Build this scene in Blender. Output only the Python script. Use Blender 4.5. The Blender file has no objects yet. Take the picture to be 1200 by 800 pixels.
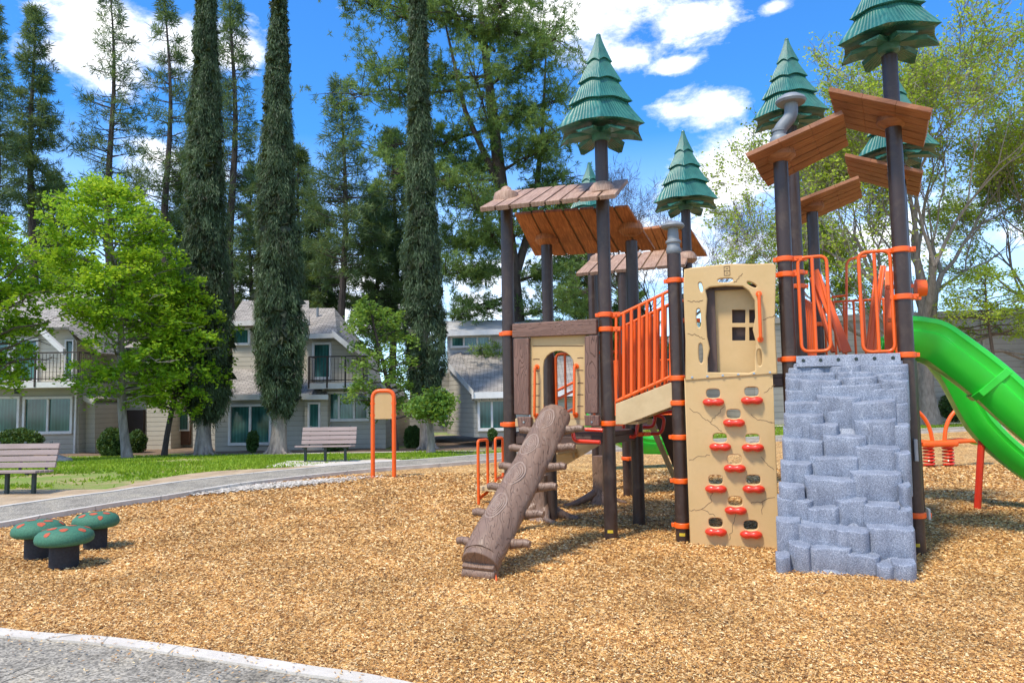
import bpy, bmesh, math, random
import numpy as np
from mathutils import Vector, Matrix, Euler, noise
R = math.radians
random.seed(7); rng = np.random.default_rng(7)
sc = bpy.context.scene
COL = sc.collection

# ------------------------------------------------------------------ camera
EYE = 1.65; FPX = 850.0
cam_d = bpy.data.cameras.new('camera'); cam = bpy.data.objects.new('camera', cam_d); COL.objects.link(cam)
cam_d.sensor_width = 36; cam_d.lens = FPX/1200*36; cam_d.clip_end = 2000; cam_d.clip_start = .05
RC = Matrix.Rotation(R(90)+math.atan(65/FPX), 3, 'X') @ Matrix.Rotation(R(-0.9), 3, 'Z')
cam.matrix_world = Matrix.Translation((0, 0, EYE)) @ RC.to_4x4()
sc.camera = cam

def ray(px, py): return RC @ Vector(((px-600)/FPX, (400-py)/FPX, -1.0))
def W(px, py, Y):                       # point of the place seen at a pixel of the survey photo, at depth Y
    d = ray(px, py); return Vector((0, 0, EYE)) + d*(Y/d.y)
def G(px, py, z=0.0):                   # on the ground
    d = ray(px, py); return Vector((0, 0, EYE)) + d*((z-EYE)/d.z)
def sm(t): t = max(0., min(1., t)); return t*t*(3-2*t)
def tz(x, y): return .05 - .45*sm((y-17)/13)*(1-sm((x-2)/7))
def GT(px, py):
    z = 0.
    for _ in range(12):
        p = G(px, py, z); z = .6*tz(p.x, p.y)+.4*z
    return Vector((p.x, p.y, tz(p.x, p.y)))
def plane_sz(px, py, P, h):             # (s, z) on the vertical plane through P along h
    d = ray(px, py); o = Vector((0, 0, EYE)); n = Vector((-h.y, h.x, 0))
    t = n.dot(Vector((P.x, P.y, 0))-Vector((0, 0, 0)))/n.dot(Vector((d.x, d.y, 0)))
    q = o+d*t; return (Vector((q.x-P.x, q.y-P.y, 0)).dot(h), q.z)

# ------------------------------------------------------------------ mesh helpers
class MB:
    def __init__(s): s.v = []; s.f = []
    def add(s, vs, fs):
        n = len(s.v); s.v += [tuple(p) for p in vs]; s.f += [tuple(i+n for i in q) for q in fs]; return s
    def box(s, c, size, rot=None):
        hx, hy, hz = size[0]/2, size[1]/2, size[2]/2
        vs = [Vector((x, y, z)) for x in (-hx, hx) for y in (-hy, hy) for z in (-hz, hz)]
        if rot is not None:
            m = rot if isinstance(rot, Matrix) else Matrix.Rotation(rot, 3, 'Z')
            vs = [m @ p for p in vs]
        c = Vector(c); vs = [p+c for p in vs]
        return s.add(vs, [(0,1,3,2),(4,6,7,5),(0,4,5,1),(2,3,7,6),(0,2,6,4),(1,5,7,3)])
    def hexa(s, a, b):                  # two quads -> closed block
        return s.add(list(a)+list(b), [(3,2,1,0),(4,5,6,7),(0,1,5,4),(1,2,6,5),(2,3,7,6),(3,0,4,7)])
    def tube(s, pts, r, n=8, cap=True, closed=False):
        pts = [Vector(p) for p in pts]; m = len(pts)
        rs = r if isinstance(r, (list, tuple)) else [r]*m
        up = None; base = len(s.v)
        for i, p in enumerate(pts):
            if closed: t = (pts[(i+1) % m]-pts[i-1])
            else: t = pts[min(i+1, m-1)]-pts[max(i-1, 0)]
            if t.length < 1e-9: t = Vector((0, 0, 1))
            t.normalize()
            if up is None:
                up = Vector((0, 0, 1)) if abs(t.z) < .9 else Vector((1, 0, 0))
            a = up - t*up.dot(t)
            if a.length < 1e-6: a = t.orthogonal()
            a.normalize(); up = a; b = t.cross(a)
            for k in range(n):
                an = 2*math.pi*k/n
                s.v.append(tuple(p+(a*math.cos(an)+b*math.sin(an))*rs[i]))
        for i in range(m if closed else m-1):
            j = (i+1) % m
            for k in range(n):
                k2 = (k+1) % n
                s.f.append((base+i*n+k, base+i*n+k2, base+j*n+k2, base+j*n+k))
        if cap and not closed:
            s.f.append(tuple(base+k for k in reversed(range(n)))); s.f.append(tuple(base+(m-1)*n+k for k in range(n)))
        return s
    def lathe(s, prof, n=24, c=(0, 0, 0), rf=None):
        base = len(s.v); c = Vector(c)
        for (r, z) in prof:
            for k in range(n):
                a = 2*math.pi*k/n; q = r*(rf(a, z) if rf else 1)
                s.v.append((c.x+q*math.cos(a), c.y+q*math.sin(a), c.z+z))
        for i in range(len(prof)-1):
            for k in range(n):
                k2 = (k+1) % n
                s.f.append((base+i*n+k, base+i*n+k2, base+(i+1)*n+k2, base+(i+1)*n+k))
        s.f.append(tuple(base+k for k in reversed(range(n)))); s.f.append(tuple(base+(len(prof)-1)*n+k for k in range(n)))
        return s
    def sweep(s, frames, prof, close=True):   # frames: (origin, side, up); prof: closed 2D loop
        base = len(s.v); n = len(prof)
        for (o, a, b) in frames:
            for (x, y) in prof: s.v.append(tuple(o+a*x+b*y))
        for i in range(len(frames)-1):
            for k in range(n):
                k2 = (k+1) % n
                s.f.append((base+i*n+k, base+i*n+k2, base+(i+1)*n+k2, base+(i+1)*n+k))
        s.f.append(tuple(base+k for k in reversed(range(n)))); s.f.append(tuple(base+(len(frames)-1)*n+k for k in range(n)))
        return s
    def build(s, name, mat, parent=None, smooth=False, bevel=0, seg=2, local=False, angle=None):
        me = bpy.data.meshes.new(name)
        off = Vector((0, 0, 0))
        o = bpy.data.objects.new(name, me)
        if parent is not None:
            o.parent = parent
            if not local: off = wloc(parent)
        me.from_pydata([tuple(Vector(p)-off) for p in s.v], [], s.f)
        bm = bmesh.new(); bm.from_mesh(me); bmesh.ops.recalc_face_normals(bm, faces=bm.faces); bm.to_mesh(me); bm.free()
        me.materials.append(mat)
        if smooth:
            me.polygons.foreach_set('use_smooth', [True]*len(me.polygons))
            me.set_sharp_from_angle(angle=R(angle or 40))
        COL.objects.link(o)
        if bevel:
            b = o.modifiers.new('bevel', 'BEVEL'); b.width = bevel; b.segments = seg; b.limit_method = 'ANGLE'; b.angle_limit = R(35)
        return o
def wloc(o):
    p = Vector((0, 0, 0))
    while o is not None: p += o.location; o = o.parent
    return p
def tag(o, label=None, cat=None, group=None, kind=None):
    if label: o['label'] = label
    if cat: o['category'] = cat
    if group: o['group'] = group
    if kind: o['kind'] = kind
    return o
def thing(name, label, cat, loc=(0, 0, 0), rz=0, group=None):
    o = bpy.data.objects.new(name, None); o.empty_display_size = .1; COL.objects.link(o)
    o.location = loc; o.rotation_euler = (0, 0, rz); return tag(o, label, cat, group)
def copy_tree(o, parent=None, label=None):
    c = o.copy(); COL.objects.link(c); c.parent = parent
    if label: c['label'] = label
    for ch in [x for x in bpy.data.objects if x.parent == o]: copy_tree(ch, c)
    return c
def npmesh(name, V, F, mat, parent=None, smooth=False):   # fast: V (n,3) F (m,k)
    me = bpy.data.meshes.new(name); V = np.asarray(V, dtype=np.float32); F = np.asarray(F, dtype=np.int32)
    if parent is not None: V = V-np.array(wloc(parent), dtype=np.float32)
    k = F.shape[1]
    me.vertices.add(len(V)); me.vertices.foreach_set('co', V.ravel())
    me.loops.add(F.size); me.loops.foreach_set('vertex_index', F.ravel())
    me.polygons.add(len(F)); me.polygons.foreach_set('loop_start', np.arange(0, F.size, k, dtype=np.int32))
    me.polygons.foreach_set('loop_total', np.full(len(F), k, dtype=np.int32))
    me.update(calc_edges=True); me.materials.append(mat)
    o = bpy.data.objects.new(name, me); COL.objects.link(o); o.parent = parent
    return o
def lerp(a, b, t): return a+(b-a)*t
def rounded(pts, r, seg=5):
    """round the corners of a 2D/3D polyline (open)"""
    pts = [Vector(p) for p in pts]; out = [pts[0]]
    for i in range(1, len(pts)-1):
        a, b, c = pts[i-1], pts[i], pts[i+1]
        r1 = min(r, (a-b).length*.49, (c-b).length*.49)
        p = b+(a-b).normalized()*r1; q = b+(c-b).normalized()*r1
        for k in range(seg+1):
            t = k/seg; out.append(p*(1-t)**2+b*2*t*(1-t)+q*t*t)
    out.append(pts[-1]); return out
def roundedc(pts, r, seg=5):
    pts = [Vector(p) for p in pts]; out = []; m = len(pts)
    for i in range(m):
        a, b, c = pts[i-1], pts[i], pts[(i+1) % m]
        r1 = min(r, (a-b).length*.49, (c-b).length*.49)
        p = b+(a-b).normalized()*r1; q = b+(c-b).normalized()*r1
        for k in range(seg+1):
            t = k/seg; out.append(p*(1-t)**2+b*2*t*(1-t)+q*t*t)
    return out
def cut_panel(name, outline, holes, thick, P, h, mat, parent, bevel=.008):
    """flat board with real holes: 2D loops (s,z) on the vertical plane through P along h"""
    cu = bpy.data.curves.new('tmp', 'CURVE'); cu.dimensions = '2D'; cu.fill_mode = 'BOTH'
    cu.extrude = thick/2-bevel; cu.bevel_depth = bevel; cu.bevel_resolution = 1; cu.offset = -bevel
    for lp in [outline]+holes:
        sp = cu.splines.new('POLY'); sp.points.add(len(lp)-1); sp.use_cyclic_u = True
        for i, p in enumerate(lp): sp.points[i].co = (p[0], p[1], 0, 1)
    ob = bpy.data.objects.new('tmp', cu); COL.objects.link(ob)
    dg = bpy.context.evaluated_depsgraph_get(); dg.update()
    me = bpy.data.meshes.new_from_object(ob.evaluated_get(dg))
    bpy.data.objects.remove(ob); bpy.data.curves.remove(cu)
    n = Vector((h.y, -h.x, 0)); off = wloc(parent) if parent else Vector((0, 0, 0))
    for v in me.vertices:
        q = Vector((P.x, P.y, 0))+h*v.co.x+Vector((0, 0, v.co.y))+n*v.co.z-off; v.co = q
    me.materials.clear(); me.materials.append(mat); me.name = name
    o = bpy.data.objects.new(name, me); COL.objects.link(o); o.parent = parent
    return o

# ------------------------------------------------------------------ materials
def nt(name):
    m = bpy.data.materials.new(name); m.use_nodes = True; t = m.node_tree
    b = t.nodes['Principled BSDF']; return m, t, b
def nd(t, typ, **kw):
    n = t.nodes.new(typ)
    for k, v in kw.items():
        if k in n.inputs: n.inputs[k].default_value = v
        else: setattr(n, k, v)
    return n
def ramp(t, stops, interp='LINEAR'):
    n = t.nodes.new('ShaderNodeValToRGB'); e = n.color_ramp.elements; n.color_ramp.interpolation = interp
    while len(e) < len(stops): e.new(.5)
    for i, (p, c) in enumerate(stops):
        e[i].position = p; e[i].color = (*c, 1) if len(c) == 3 else c
    return n
def coords(t, scale=(1, 1, 1), rot=(0, 0, 0)):
    c = t.nodes.new('ShaderNodeTexCoord'); mp = t.nodes.new('ShaderNodeMapping')
    mp.inputs['Scale'].default_value = scale; mp.inputs['Rotation'].default_value = rot
    t.links.new(c.outputs['Object'], mp.inputs['Vector']); return mp.outputs[0]
def bump(t, b, src, strength=.3, dist=.01):
    n = nd(t, 'ShaderNodeBump', Strength=strength, Distance=dist); t.links.new(src, n.inputs['Height'])
    t.links.new(n.outputs[0], b.inputs['Normal']); return n
def mx(t, fac, a, b, mode='MIX'):
    n = t.nodes.new('ShaderNodeMix'); n.data_type = 'RGBA'; n.blend_type = mode
    for s, v in ((0, fac), (6, a), (7, b)):
        if isinstance(v, bpy.types.NodeSocket): t.links.new(v, n.inputs[s])
        else: n.inputs[s].default_value = v if s == 0 else ((*v, 1) if len(v) == 3 else v)
    return n.outputs[2]
def simple(name, c1, c2=None, scale=6., rough=.5, bs=.15, bscale=60., dist=.004, metal=0., stretch=(1, 1, 1), coat=0., wear=0., dust=(.35, .28, .2)):
    m, t, b = nt(name); c2 = c2 or tuple(x*.8 for x in c1); v = coords(t, stretch)
    n = nd(t, 'ShaderNodeTexNoise', Scale=scale, Detail=5., Roughness=.65); t.links.new(v, n.inputs['Vector'])
    r = ramp(t, [(.3, c2), (.7, c1)]); t.links.new(n.outputs[0], r.inputs[0]); t.links.new(r.outputs[0], b.inputs['Base Color'])
    b.inputs['Roughness'].default_value = rough; b.inputs['Metallic'].default_value = metal
    if wear:
        nw = nd(t, 'ShaderNodeTexNoise', Scale=5., Detail=9., Roughness=.75, Distortion=.4); t.links.new(v, nw.inputs['Vector'])
        rw = ramp(t, [(.5, (0,)*3), (.72, (wear,)*3)]); t.links.new(nw.outputs[0], rw.inputs[0])
        t.links.new(mx(t, rw.outputs[0], r.outputs[0], dust), b.inputs['Base Color'])
        rr = ramp(t, [(.3, (max(.05, rough-.12),)*3), (.7, (min(1, rough+.18),)*3)]); t.links.new(nw.outputs[0], rr.inputs[0]); t.links.new(rr.outputs[0], b.inputs['Roughness'])
    if coat: b.inputs['Coat Weight'].default_value = coat; b.inputs['Coat Roughness'].default_value = .15
    n2 = nd(t, 'ShaderNodeTexNoise', Scale=bscale, Detail=3.); t.links.new(v, n2.inputs['Vector']); bump(t, b, n2.outputs[0], bs, dist)
    return m
def leafmat(name, cols, transl=.3, rough=.55, zs=.6):
    m, t, b = nt(name)
    g = t.nodes.new('ShaderNodeNewGeometry'); r = ramp(t, [(i/(len(cols)-1), c) for i, c in enumerate(cols)])
    v = coords(t); n = nd(t, 'ShaderNodeTexNoise', Scale=zs, Detail=3.); t.links.new(v, n.inputs['Vector'])
    ad = nd(t, 'ShaderNodeMath', operation='MULTIPLY_ADD'); t.links.new(g.outputs['Random Per Island'], ad.inputs[0]); ad.inputs[1].default_value = .55
    s2 = nd(t, 'ShaderNodeMath', operation='MULTIPLY_ADD'); t.links.new(n.outputs[0], s2.inputs[0]); s2.inputs[1].default_value = 1.6; s2.inputs[2].default_value = -.6
    t.links.new(s2.outputs[0], ad.inputs[2]); t.links.new(ad.outputs[0], r.inputs[0])
    t.links.new(r.outputs[0], b.inputs['Base Color']); b.inputs['Roughness'].default_value = rough
    b.inputs['Specular IOR Level'].default_value = .3
    tr = t.nodes.new('ShaderNodeBsdfTranslucent'); t.links.new(mx(t, .35, r.outputs[0], (.5, .6, .05)), tr.inputs['Color'])
    ms = nd(t, 'ShaderNodeMixShader'); ms.inputs[0].default_value = transl
    t.links.new(b.outputs[0], ms.inputs[1]); t.links.new(tr.outputs[0], ms.inputs[2]); t.links.new(ms.outputs[0], t.nodes['Material Output'].inputs[0])
    return m
def siding(name, c, pitch=.18, vert=False):
    m, t, b = nt(name); v = coords(t); sp = t.nodes.new('ShaderNodeSeparateXYZ'); t.links.new(v, sp.inputs[0])
    d = nd(t, 'ShaderNodeMath', operation='DIVIDE'); t.links.new(sp.outputs[0 if vert else 2], d.inputs[0]); d.inputs[1].default_value = pitch
    f = nd(t, 'ShaderNodeMath', operation='FRACT'); t.links.new(d.outputs[0], f.inputs[0])
    r = ramp(t, [(0, (.0,)*3), (.1, (.9,)*3), (1, (1,)*3)]); t.links.new(f.outputs[0], r.inputs[0])
    n = nd(t, 'ShaderNodeTexNoise', Scale=1.3, Detail=6., Roughness=.7); t.links.new(v, n.inputs['Vector'])
    col = ramp(t, [(.3, tuple(x*.86 for x in c)), (.7, c)]); t.links.new(n.outputs[0], col.inputs[0])
    o = mx(t, r.outputs[0], tuple(x*.5 for x in c), col.outputs[0]); t.links.new(o, b.inputs['Base Color'])
    b.inputs['Roughness'].default_value = .8; bump(t, b, r.outputs[0], .6, .02); return m
def woodgrain(name, c1, c2, sc_=(1, 1, 1), scale=9., dist_=2.5, rough=.6, bs=.5):
    m, t, b = nt(name); v = coords(t, sc_)
    n = nd(t, 'ShaderNodeTexNoise', Scale=2.2, Detail=2.); t.links.new(v, n.inputs['Vector'])
    w = nd(t, 'ShaderNodeMath', operation='MULTIPLY'); t.links.new(n.outputs[0], w.inputs[0]); w.inputs[1].default_value = scale
    f = nd(t, 'ShaderNodeMath', operation='FRACT'); t.links.new(w.outputs[0], f.inputs[0])
    r = ramp(t, [(0, (0,)*3), (.16, (1,)*3), (1, (1,)*3)]); t.links.new(f.outputs[0], r.inputs[0])
    n2 = nd(t, 'ShaderNodeTexNoise', Scale=8., Detail=4.); t.links.new(v, n2.inputs['Vector'])
    cc = ramp(t, [(.3, tuple(x*.8 for x in c1)), (.7, c1)]); t.links.new(n2.outputs[0], cc.inputs[0])
    t.links.new(mx(t, r.outputs[0], c2, cc.outputs[0]), b.inputs['Base Color']); b.inputs['Roughness'].default_value = rough
    bump(t, b, r.outputs[0], bs, .006); return m

M = {}
M['post'] = simple('post_brown', (.046, .023, .014), (.034, .017, .011), 3, .45, .05, 80, coat=.18, wear=.14)
M['orange'] = simple('orange_paint', (.90, .125, .004), (.82, .105, .004), 3, .42, .05, 80, coat=.15, wear=.12, dust=(.45, .10, .02))
M['red'] = simple('red_plastic', (.78, .045, .015), (.65, .03, .01), 5, .35, .1, 80, coat=.3)
M['green_slide'] = simple('green_slide_plastic', (.028, .64, .035), (.02, .54, .025), 1.2, .38, .06, 50, coat=.25, wear=.10, dust=(.12, .40, .10))
M['tan'] = simple('tan_plastic', (.62, .42, .19), (.55, .365, .15), 2.5, .55, .25, 120, .003, wear=.22, dust=(.40, .28, .15))
M['groove'] = simple('groove_brown', (.20, .12, .06), None, 8, .8)
M['step_tan'] = simple('step_tan', (.62, .47, .25), (.50, .36, .18), 4, .6, .3, 90)
M['deck'] = simple('deck_brown_coating', (.10, .06, .045), (.075, .045, .035), 6, .6, .2, 90)
M['grey_plastic'] = simple('grey_pipe_plastic', (.24, .26, .275), (.18, .20, .215), 6, .5, .1)
M['bolt'] = simple('bolt_steel', (.6, .6, .6), None, 5, .3, .05, metal=1.)
def plankmat(name, c1, c2, rz):
    m, t, b = nt(name); c = t.nodes.new('ShaderNodeTexCoord'); m1 = t.nodes.new('ShaderNodeMapping'); m1.inputs['Rotation'].default_value = (0, 0, rz)
    m2 = t.nodes.new('ShaderNodeMapping'); m2.inputs['Scale'].default_value = (1.6, 26, 6); t.links.new(c.outputs['Object'], m1.inputs[0]); t.links.new(m1.outputs[0], m2.inputs[0])
    n = nd(t, 'ShaderNodeTexNoise', Scale=2., Detail=4., Roughness=.6, Distortion=.5); t.links.new(m2.outputs[0], n.inputs['Vector'])
    r = ramp(t, [(.32, c2), (.5, tuple((x+y)/2 for x, y in zip(c1, c2))), (.62, c1)]); t.links.new(n.outputs[0], r.inputs[0])
    n2 = nd(t, 'ShaderNodeTexNoise', Scale=2.5, Detail=4.); t.links.new(c.outputs['Object'], n2.inputs['Vector']); rr = ramp(t, [(.35, (.85,)*3), (.65, (1.1,)*3)]); t.links.new(n2.outputs[0], rr.inputs[0])
    t.links.new(mx(t, 1., r.outputs[0], rr.outputs[0], 'MULTIPLY'), b.inputs['Base Color']); b.inputs['Roughness'].default_value = .6; bump(t, b, n.outputs[0], .5, .01); return m
M['plank'] = plankmat('roof_plank_plastic', (.37, .145, .058), (.22, .075, .028), R(19))
M['plank_across'] = plankmat('roof_plank_across', (.50, .18, .055), (.27, .085, .025), R(19-90))
M['plank_pale'] = plankmat('pale_plank', (.46, .30, .21), (.30, .17, .11), R(19-90))  # paler plank tone for the two panels sloping towards the viewer
M['wood_panel'] = woodgrain('carved_wood_plastic', (.215, .115, .08), (.06, .028, .02), (2.6, 2.6, .55), 19., rough=.6, bs=.9)
M['wood_panel_h'] = woodgrain('carved_beam_plastic', (.215, .115, .08), (.06, .028, .02), (.6, .6, 4.6), 16., rough=.6, bs=.9)
M['log'] = woodgrain('log_plastic', (.24, .15, .10), (.10, .055, .034), (3.4, .8, 1.0), 17., rough=.5, bs=.8)
M['knot'] = simple('log_knot', (.36, .26, .20), (.25, .17, .125), 14, .55, .5, 60)
M['topper'] = None
def topper():
    m, t, b = nt('tree_topper_green'); v = coords(t)
    n = nd(t, 'ShaderNodeTexNoise', Scale=7., Detail=5.); t.links.new(v, n.inputs['Vector'])
    r = ramp(t, [(.3, (.016, .105, .076)), (.7, (.04, .185, .135))]); t.links.new(n.outputs[0], r.inputs[0]); t.links.new(r.outputs[0], b.inputs['Base Color'])
    b.inputs['Roughness'].default_value = .42; b.inputs['Coat Weight'].default_value = .25
    s = t.nodes.new('ShaderNodeSeparateXYZ'); t.links.new(v, s.inputs[0])
    a = nd(t, 'ShaderNodeMath', operation='ARCTAN2'); t.links.new(s.outputs[1], a.inputs[0]); t.links.new(s.outputs[0], a.inputs[1])
    z = nd(t, 'ShaderNodeMath', operation='MULTIPLY_ADD'); t.links.new(s.outputs[2], z.inputs[0]); z.inputs[1].default_value = .5; t.links.new(a.outputs[0], z.inputs[2])
    m1 = nd(t, 'ShaderNodeMath', operation='MULTIPLY'); t.links.new(z.outputs[0], m1.inputs[0]); m1.inputs[1].default_value = 62.
    m2 = nd(t, 'ShaderNodeMath', operation='MULTIPLY_ADD'); t.links.new(n.outputs[0], m2.inputs[0]); m2.inputs[1].default_value = 7.; t.links.new(m1.outputs[0], m2.inputs[2])
    sn = nd(t, 'ShaderNodeMath', operation='SINE'); t.links.new(m2.outputs[0], sn.inputs[0])
    bump(t, b, sn.outputs[0], .3, .010); return m
M['topper'] = topper()
def granite():
    m, t, b = nt('blue_grey_rock_plastic'); v = coords(t)
    n = nd(t, 'ShaderNodeTexNoise', Scale=110., Detail=4., Roughness=.8); t.links.new(v, n.inputs['Vector'])
    n2 = nd(t, 'ShaderNodeTexNoise', Scale=5., Detail=4.); t.links.new(v, n2.inputs['Vector'])
    r = ramp(t, [(.36, (.09, .11, .145)), (.5, (.205, .235, .29)), (.64, (.42, .46, .535))]); t.links.new(n.outputs[0], r.inputs[0])
    r2 = ramp(t, [(.35, (.8, .8, .82)), (.7, (1.12, 1.12, 1.12))]); t.links.new(n2.outputs[0], r2.inputs[0])
    vo = nd(t, 'ShaderNodeTexVoronoi', feature='DISTANCE_TO_EDGE', Scale=2.4); 
    n3 = nd(t, 'ShaderNodeTexNoise', Scale=3., Detail=5.); t.links.new(v, n3.inputs['Vector'])
    t.links.new(mx(t, .35, v, n3.outputs[1]), vo.inputs['Vector'])
    vr = ramp(t, [(0, (.45,)*3), (.011, (0,)*3)]); t.links.new(vo.outputs[0], vr.inputs[0]); vm = ramp(t, [(.5, (0,)*3), (.62, (1,)*3)]); n9 = nd(t, 'ShaderNodeTexNoise', Scale=2.2, Detail=1.); t.links.new(v, n9.inputs['Vector']); t.links.new(n9.outputs[0], vm.inputs[0]); vq = nd(t, 'ShaderNodeMath', operation='MULTIPLY'); t.links.new(vr.outputs[0], vq.inputs[0]); t.links.new(vm.outputs[0], vq.inputs[1])
    o = mx(t, 1., r.outputs[0], r2.outputs[0], 'MULTIPLY'); t.links.new(mx(t, vq.outputs[0], o, (.5, .54, .6)), b.inputs['Base Color'])
    b.inputs['Roughness'].default_value = .55; bump(t, b, n.outputs[0], .35, .006); return m
M['rock'] = granite()
M['stone'] = simple('stone_grey', (.36, .33, .29), (.22, .2, .18), 5, .9, .5, 20, .03)
M['green_rubber'] = simple('green_rubber_speckle', (.055, .20, .115), (.03, .12, .07), 60, .75, .4, 150)
M['orange_rubber'] = simple('orange_rubber', (.55, .11, .04), (.36, .06, .03), 50, .8, .4, 150)
M['black_rubber'] = simple('black_rubber', (.035, .037, .04), (.018, .018, .02), 40, .8, .4, 120)
M['bench_slat'] = simple('bench_slat_recycled', (.36, .28, .25), (.28, .21, .18), 6, .7, .3, 70, stretch=(.4, 3, 3))
M['dark_metal'] = simple('dark_green_metal', (.025, .04, .035), None, 4, .5)
M['concrete'] = simple('concrete', (.66, .61, .52), (.50, .45, .37), 3.5, .9, .5, 45, .01)
def conc():
    m = M['concrete']; t = m.node_tree; b = t.nodes['Principled BSDF']; v = coords(t); src = b.inputs['Base Color'].links[0].from_socket
    n = nd(t, 'ShaderNodeTexNoise', Scale=1.5, Detail=4.); t.links.new(v, n.inputs['Vector'])
    vo = nd(t, 'ShaderNodeTexVoronoi', feature='DISTANCE_TO_EDGE', Scale=.9); t.links.new(mx(t, .18, v, n.outputs[1]), vo.inputs['Vector'])
    r = ramp(t, [(0, (.75,)*3), (.006, (0,)*3)]); t.links.new(vo.outputs[0], r.inputs[0])
    st = nd(t, 'ShaderNodeTexNoise', Scale=1.1, Detail=8., Roughness=.7); t.links.new(v, st.inputs['Vector']); sr = ramp(t, [(.48, (0,)*3), (.68, (.3,)*3)]); t.links.new(st.outputs[0], sr.inputs[0])
    t.links.new(mx(t, r.outputs[0], mx(t, sr.outputs[0], src, (.30, .245, .18)), (.10, .085, .065)), b.inputs['Base Color'])
conc()
M['white_trim'] = simple('white_trim', (.74, .73, .70), (.62, .60, .57), 4, .6)
M['roof_shingle'] = None
def shingle():
    m, t, b = nt('grey_roof_shingles'); v = coords(t, (1, 1, 1))
    br = nd(t, 'ShaderNodeTexBrick', Scale=1., **{'Mortar Size': .012, 'Brick Width': .32, 'Row Height': .15})
    br.inputs['Color1'].default_value = (.38, .345, .30, 1); br.inputs['Color2'].default_value = (.28, .25, .215, 1); br.inputs['Mortar'].default_value = (.07, .07, .07, 1)
    sp = t.nodes.new('ShaderNodeSeparateXYZ'); t.links.new(v, sp.inputs[0]); cb = t.nodes.new('ShaderNodeCombineXYZ')
    ad = nd(t, 'ShaderNodeMath', operation='ADD'); t.links.new(sp.outputs[1], ad.inputs[0]); t.links.new(sp.outputs[2], ad.inputs[1])
    t.links.new(sp.outputs[0], cb.inputs[0]); t.links.new(ad.outputs[0], cb.inputs[1]); t.links.new(cb.outputs[0], br.inputs['Vector'])
    n = nd(t, 'ShaderNodeTexNoise', Scale=2.5, Detail=6., Roughness=.7); t.links.new(v, n.inputs['Vector'])
    r = ramp(t, [(.35, (.7,)*3), (.65, (1.2,)*3)]); t.links.new(n.outputs[0], r.inputs[0])
    t.links.new(mx(t, 1., br.outputs[0], r.outputs[0], 'MULTIPLY'), b.inputs['Base Color']); b.inputs['Roughness'].default_value = .9
    bump(t, b, br.outputs[1], -.4, .02); return m
M['roof_shingle'] = shingle()
M['tan_siding'] = siding('tan_siding', (.56, .51, .41), .2)
M['grey_siding'] = siding('grey_siding', (.46, .435, .365), .2)
M['pale_siding'] = siding('pale_siding', (.50, .49, .47), .16)
M['wall_siding'] = siding('hall_siding', (.40, .37, .32), .3)
def glass():
    m, t, b = nt('green_window_glass'); v = coords(t, (1, 1, .6))
    n = nd(t, 'ShaderNodeTexNoise', Scale=.9, Detail=4., Distortion=.6); t.links.new(v, n.inputs['Vector'])
    r = ramp(t, [(.36, (.018, .07, .062)), (.55, (.05, .17, .145)), (.72, (.16, .34, .30))]); t.links.new(n.outputs[0], r.inputs[0])
    sp = t.nodes.new('ShaderNodeSeparateXYZ'); t.links.new(v, sp.inputs[0])
    w = nd(t, 'ShaderNodeMath', operation='MULTIPLY'); t.links.new(sp.outputs[0], w.inputs[0]); w.inputs[1].default_value = 45
    s = nd(t, 'ShaderNodeMath', operation='SINE'); t.links.new(w.outputs[0], s.inputs[0])
    rr = ramp(t, [(0, (.8,)*3), (1, (1.1,)*3)]); t.links.new(s.outputs[0], rr.inputs[0])
    t.links.new(mx(t, 1., r.outputs[0], rr.outputs[0], 'MULTIPLY'), b.inputs['Base Color'])
    b.inputs['Roughness'].default_value = .08; b.inputs['Specular IOR Level'].default_value = .8; return m
M['glass'] = glass()
M['dark_interior'] = simple('dark_doorway', (.05, .035, .03), None, 2, .7)
M['brown_door'] = simple('brown_wood', (.16, .075, .045), (.1, .05, .03), 4, .6)
M['bark'] = simple('bark_brown', (.17, .125, .095), (.07, .05, .038), 9, .95, 1., 25, .04, stretch=(1, 1, .3))
M['bark_dark'] = simple('bark_dark', (.10, .075, .06), (.04, .03, .025), 7, .95, 1., 20, .05, stretch=(1, 1, .3))
M['bark_grey'] = simple('bark_grey', (.30, .26, .22), (.15, .125, .10), 9, .95, .8, 25, .03, stretch=(1, 1, .3))
M['bark_pale'] = simple('bark_pale', (.42, .36, .30), (.14, .115, .095), 6, .9, 1., 18, .04, stretch=(1, 1, .25))
M['leaf_bright'] = leafmat('leaf_bright', [(.07, .18, .010), (.19, .38, .016), (.38, .57, .022), (.60, .70, .04)], .5, zs=.5)
M['leaf_mid'] = leafmat('leaf_mid', [(.04, .10, .014), (.10, .21, .03), (.20, .34, .05), (.33, .45, .09)], .42)
M['leaf_spring'] = leafmat('leaf_spring', [(.11, .18, .02), (.30, .42, .04), (.50, .62, .06), (.66, .74, .11)], .58, zs=.35)
M['leaf_cypress'] = leafmat('leaf_cypress', [(.030, .026, .013), (.042, .076, .036), (.10, .155, .075), (.19, .26, .13)], .2, zs=1.4)
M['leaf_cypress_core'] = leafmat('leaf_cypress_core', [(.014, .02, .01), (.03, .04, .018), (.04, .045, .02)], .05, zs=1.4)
M['needle'] = leafmat('needle_dark', [(.02, .045, .02), (.055, .105, .045), (.11, .175, .07), (.19, .26, .10)], .3)
M['needle_soft'] = leafmat('needle_soft', [(.03, .07, .02), (.085, .16, .04), (.17, .27, .07), (.27, .38, .11)], .35)
M['leaf_bush'] = leafmat('leaf_bush', [(.01, .03, .008), (.03, .08, .015), (.07, .14, .03), (.12, .2, .05)], .2)
M['grass_blade'] = leafmat('grass_blade', [(.07, .14, .01), (.17, .30, .012), (.28, .42, .02), (.36, .45, .06)], .35, zs=.35)

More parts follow.
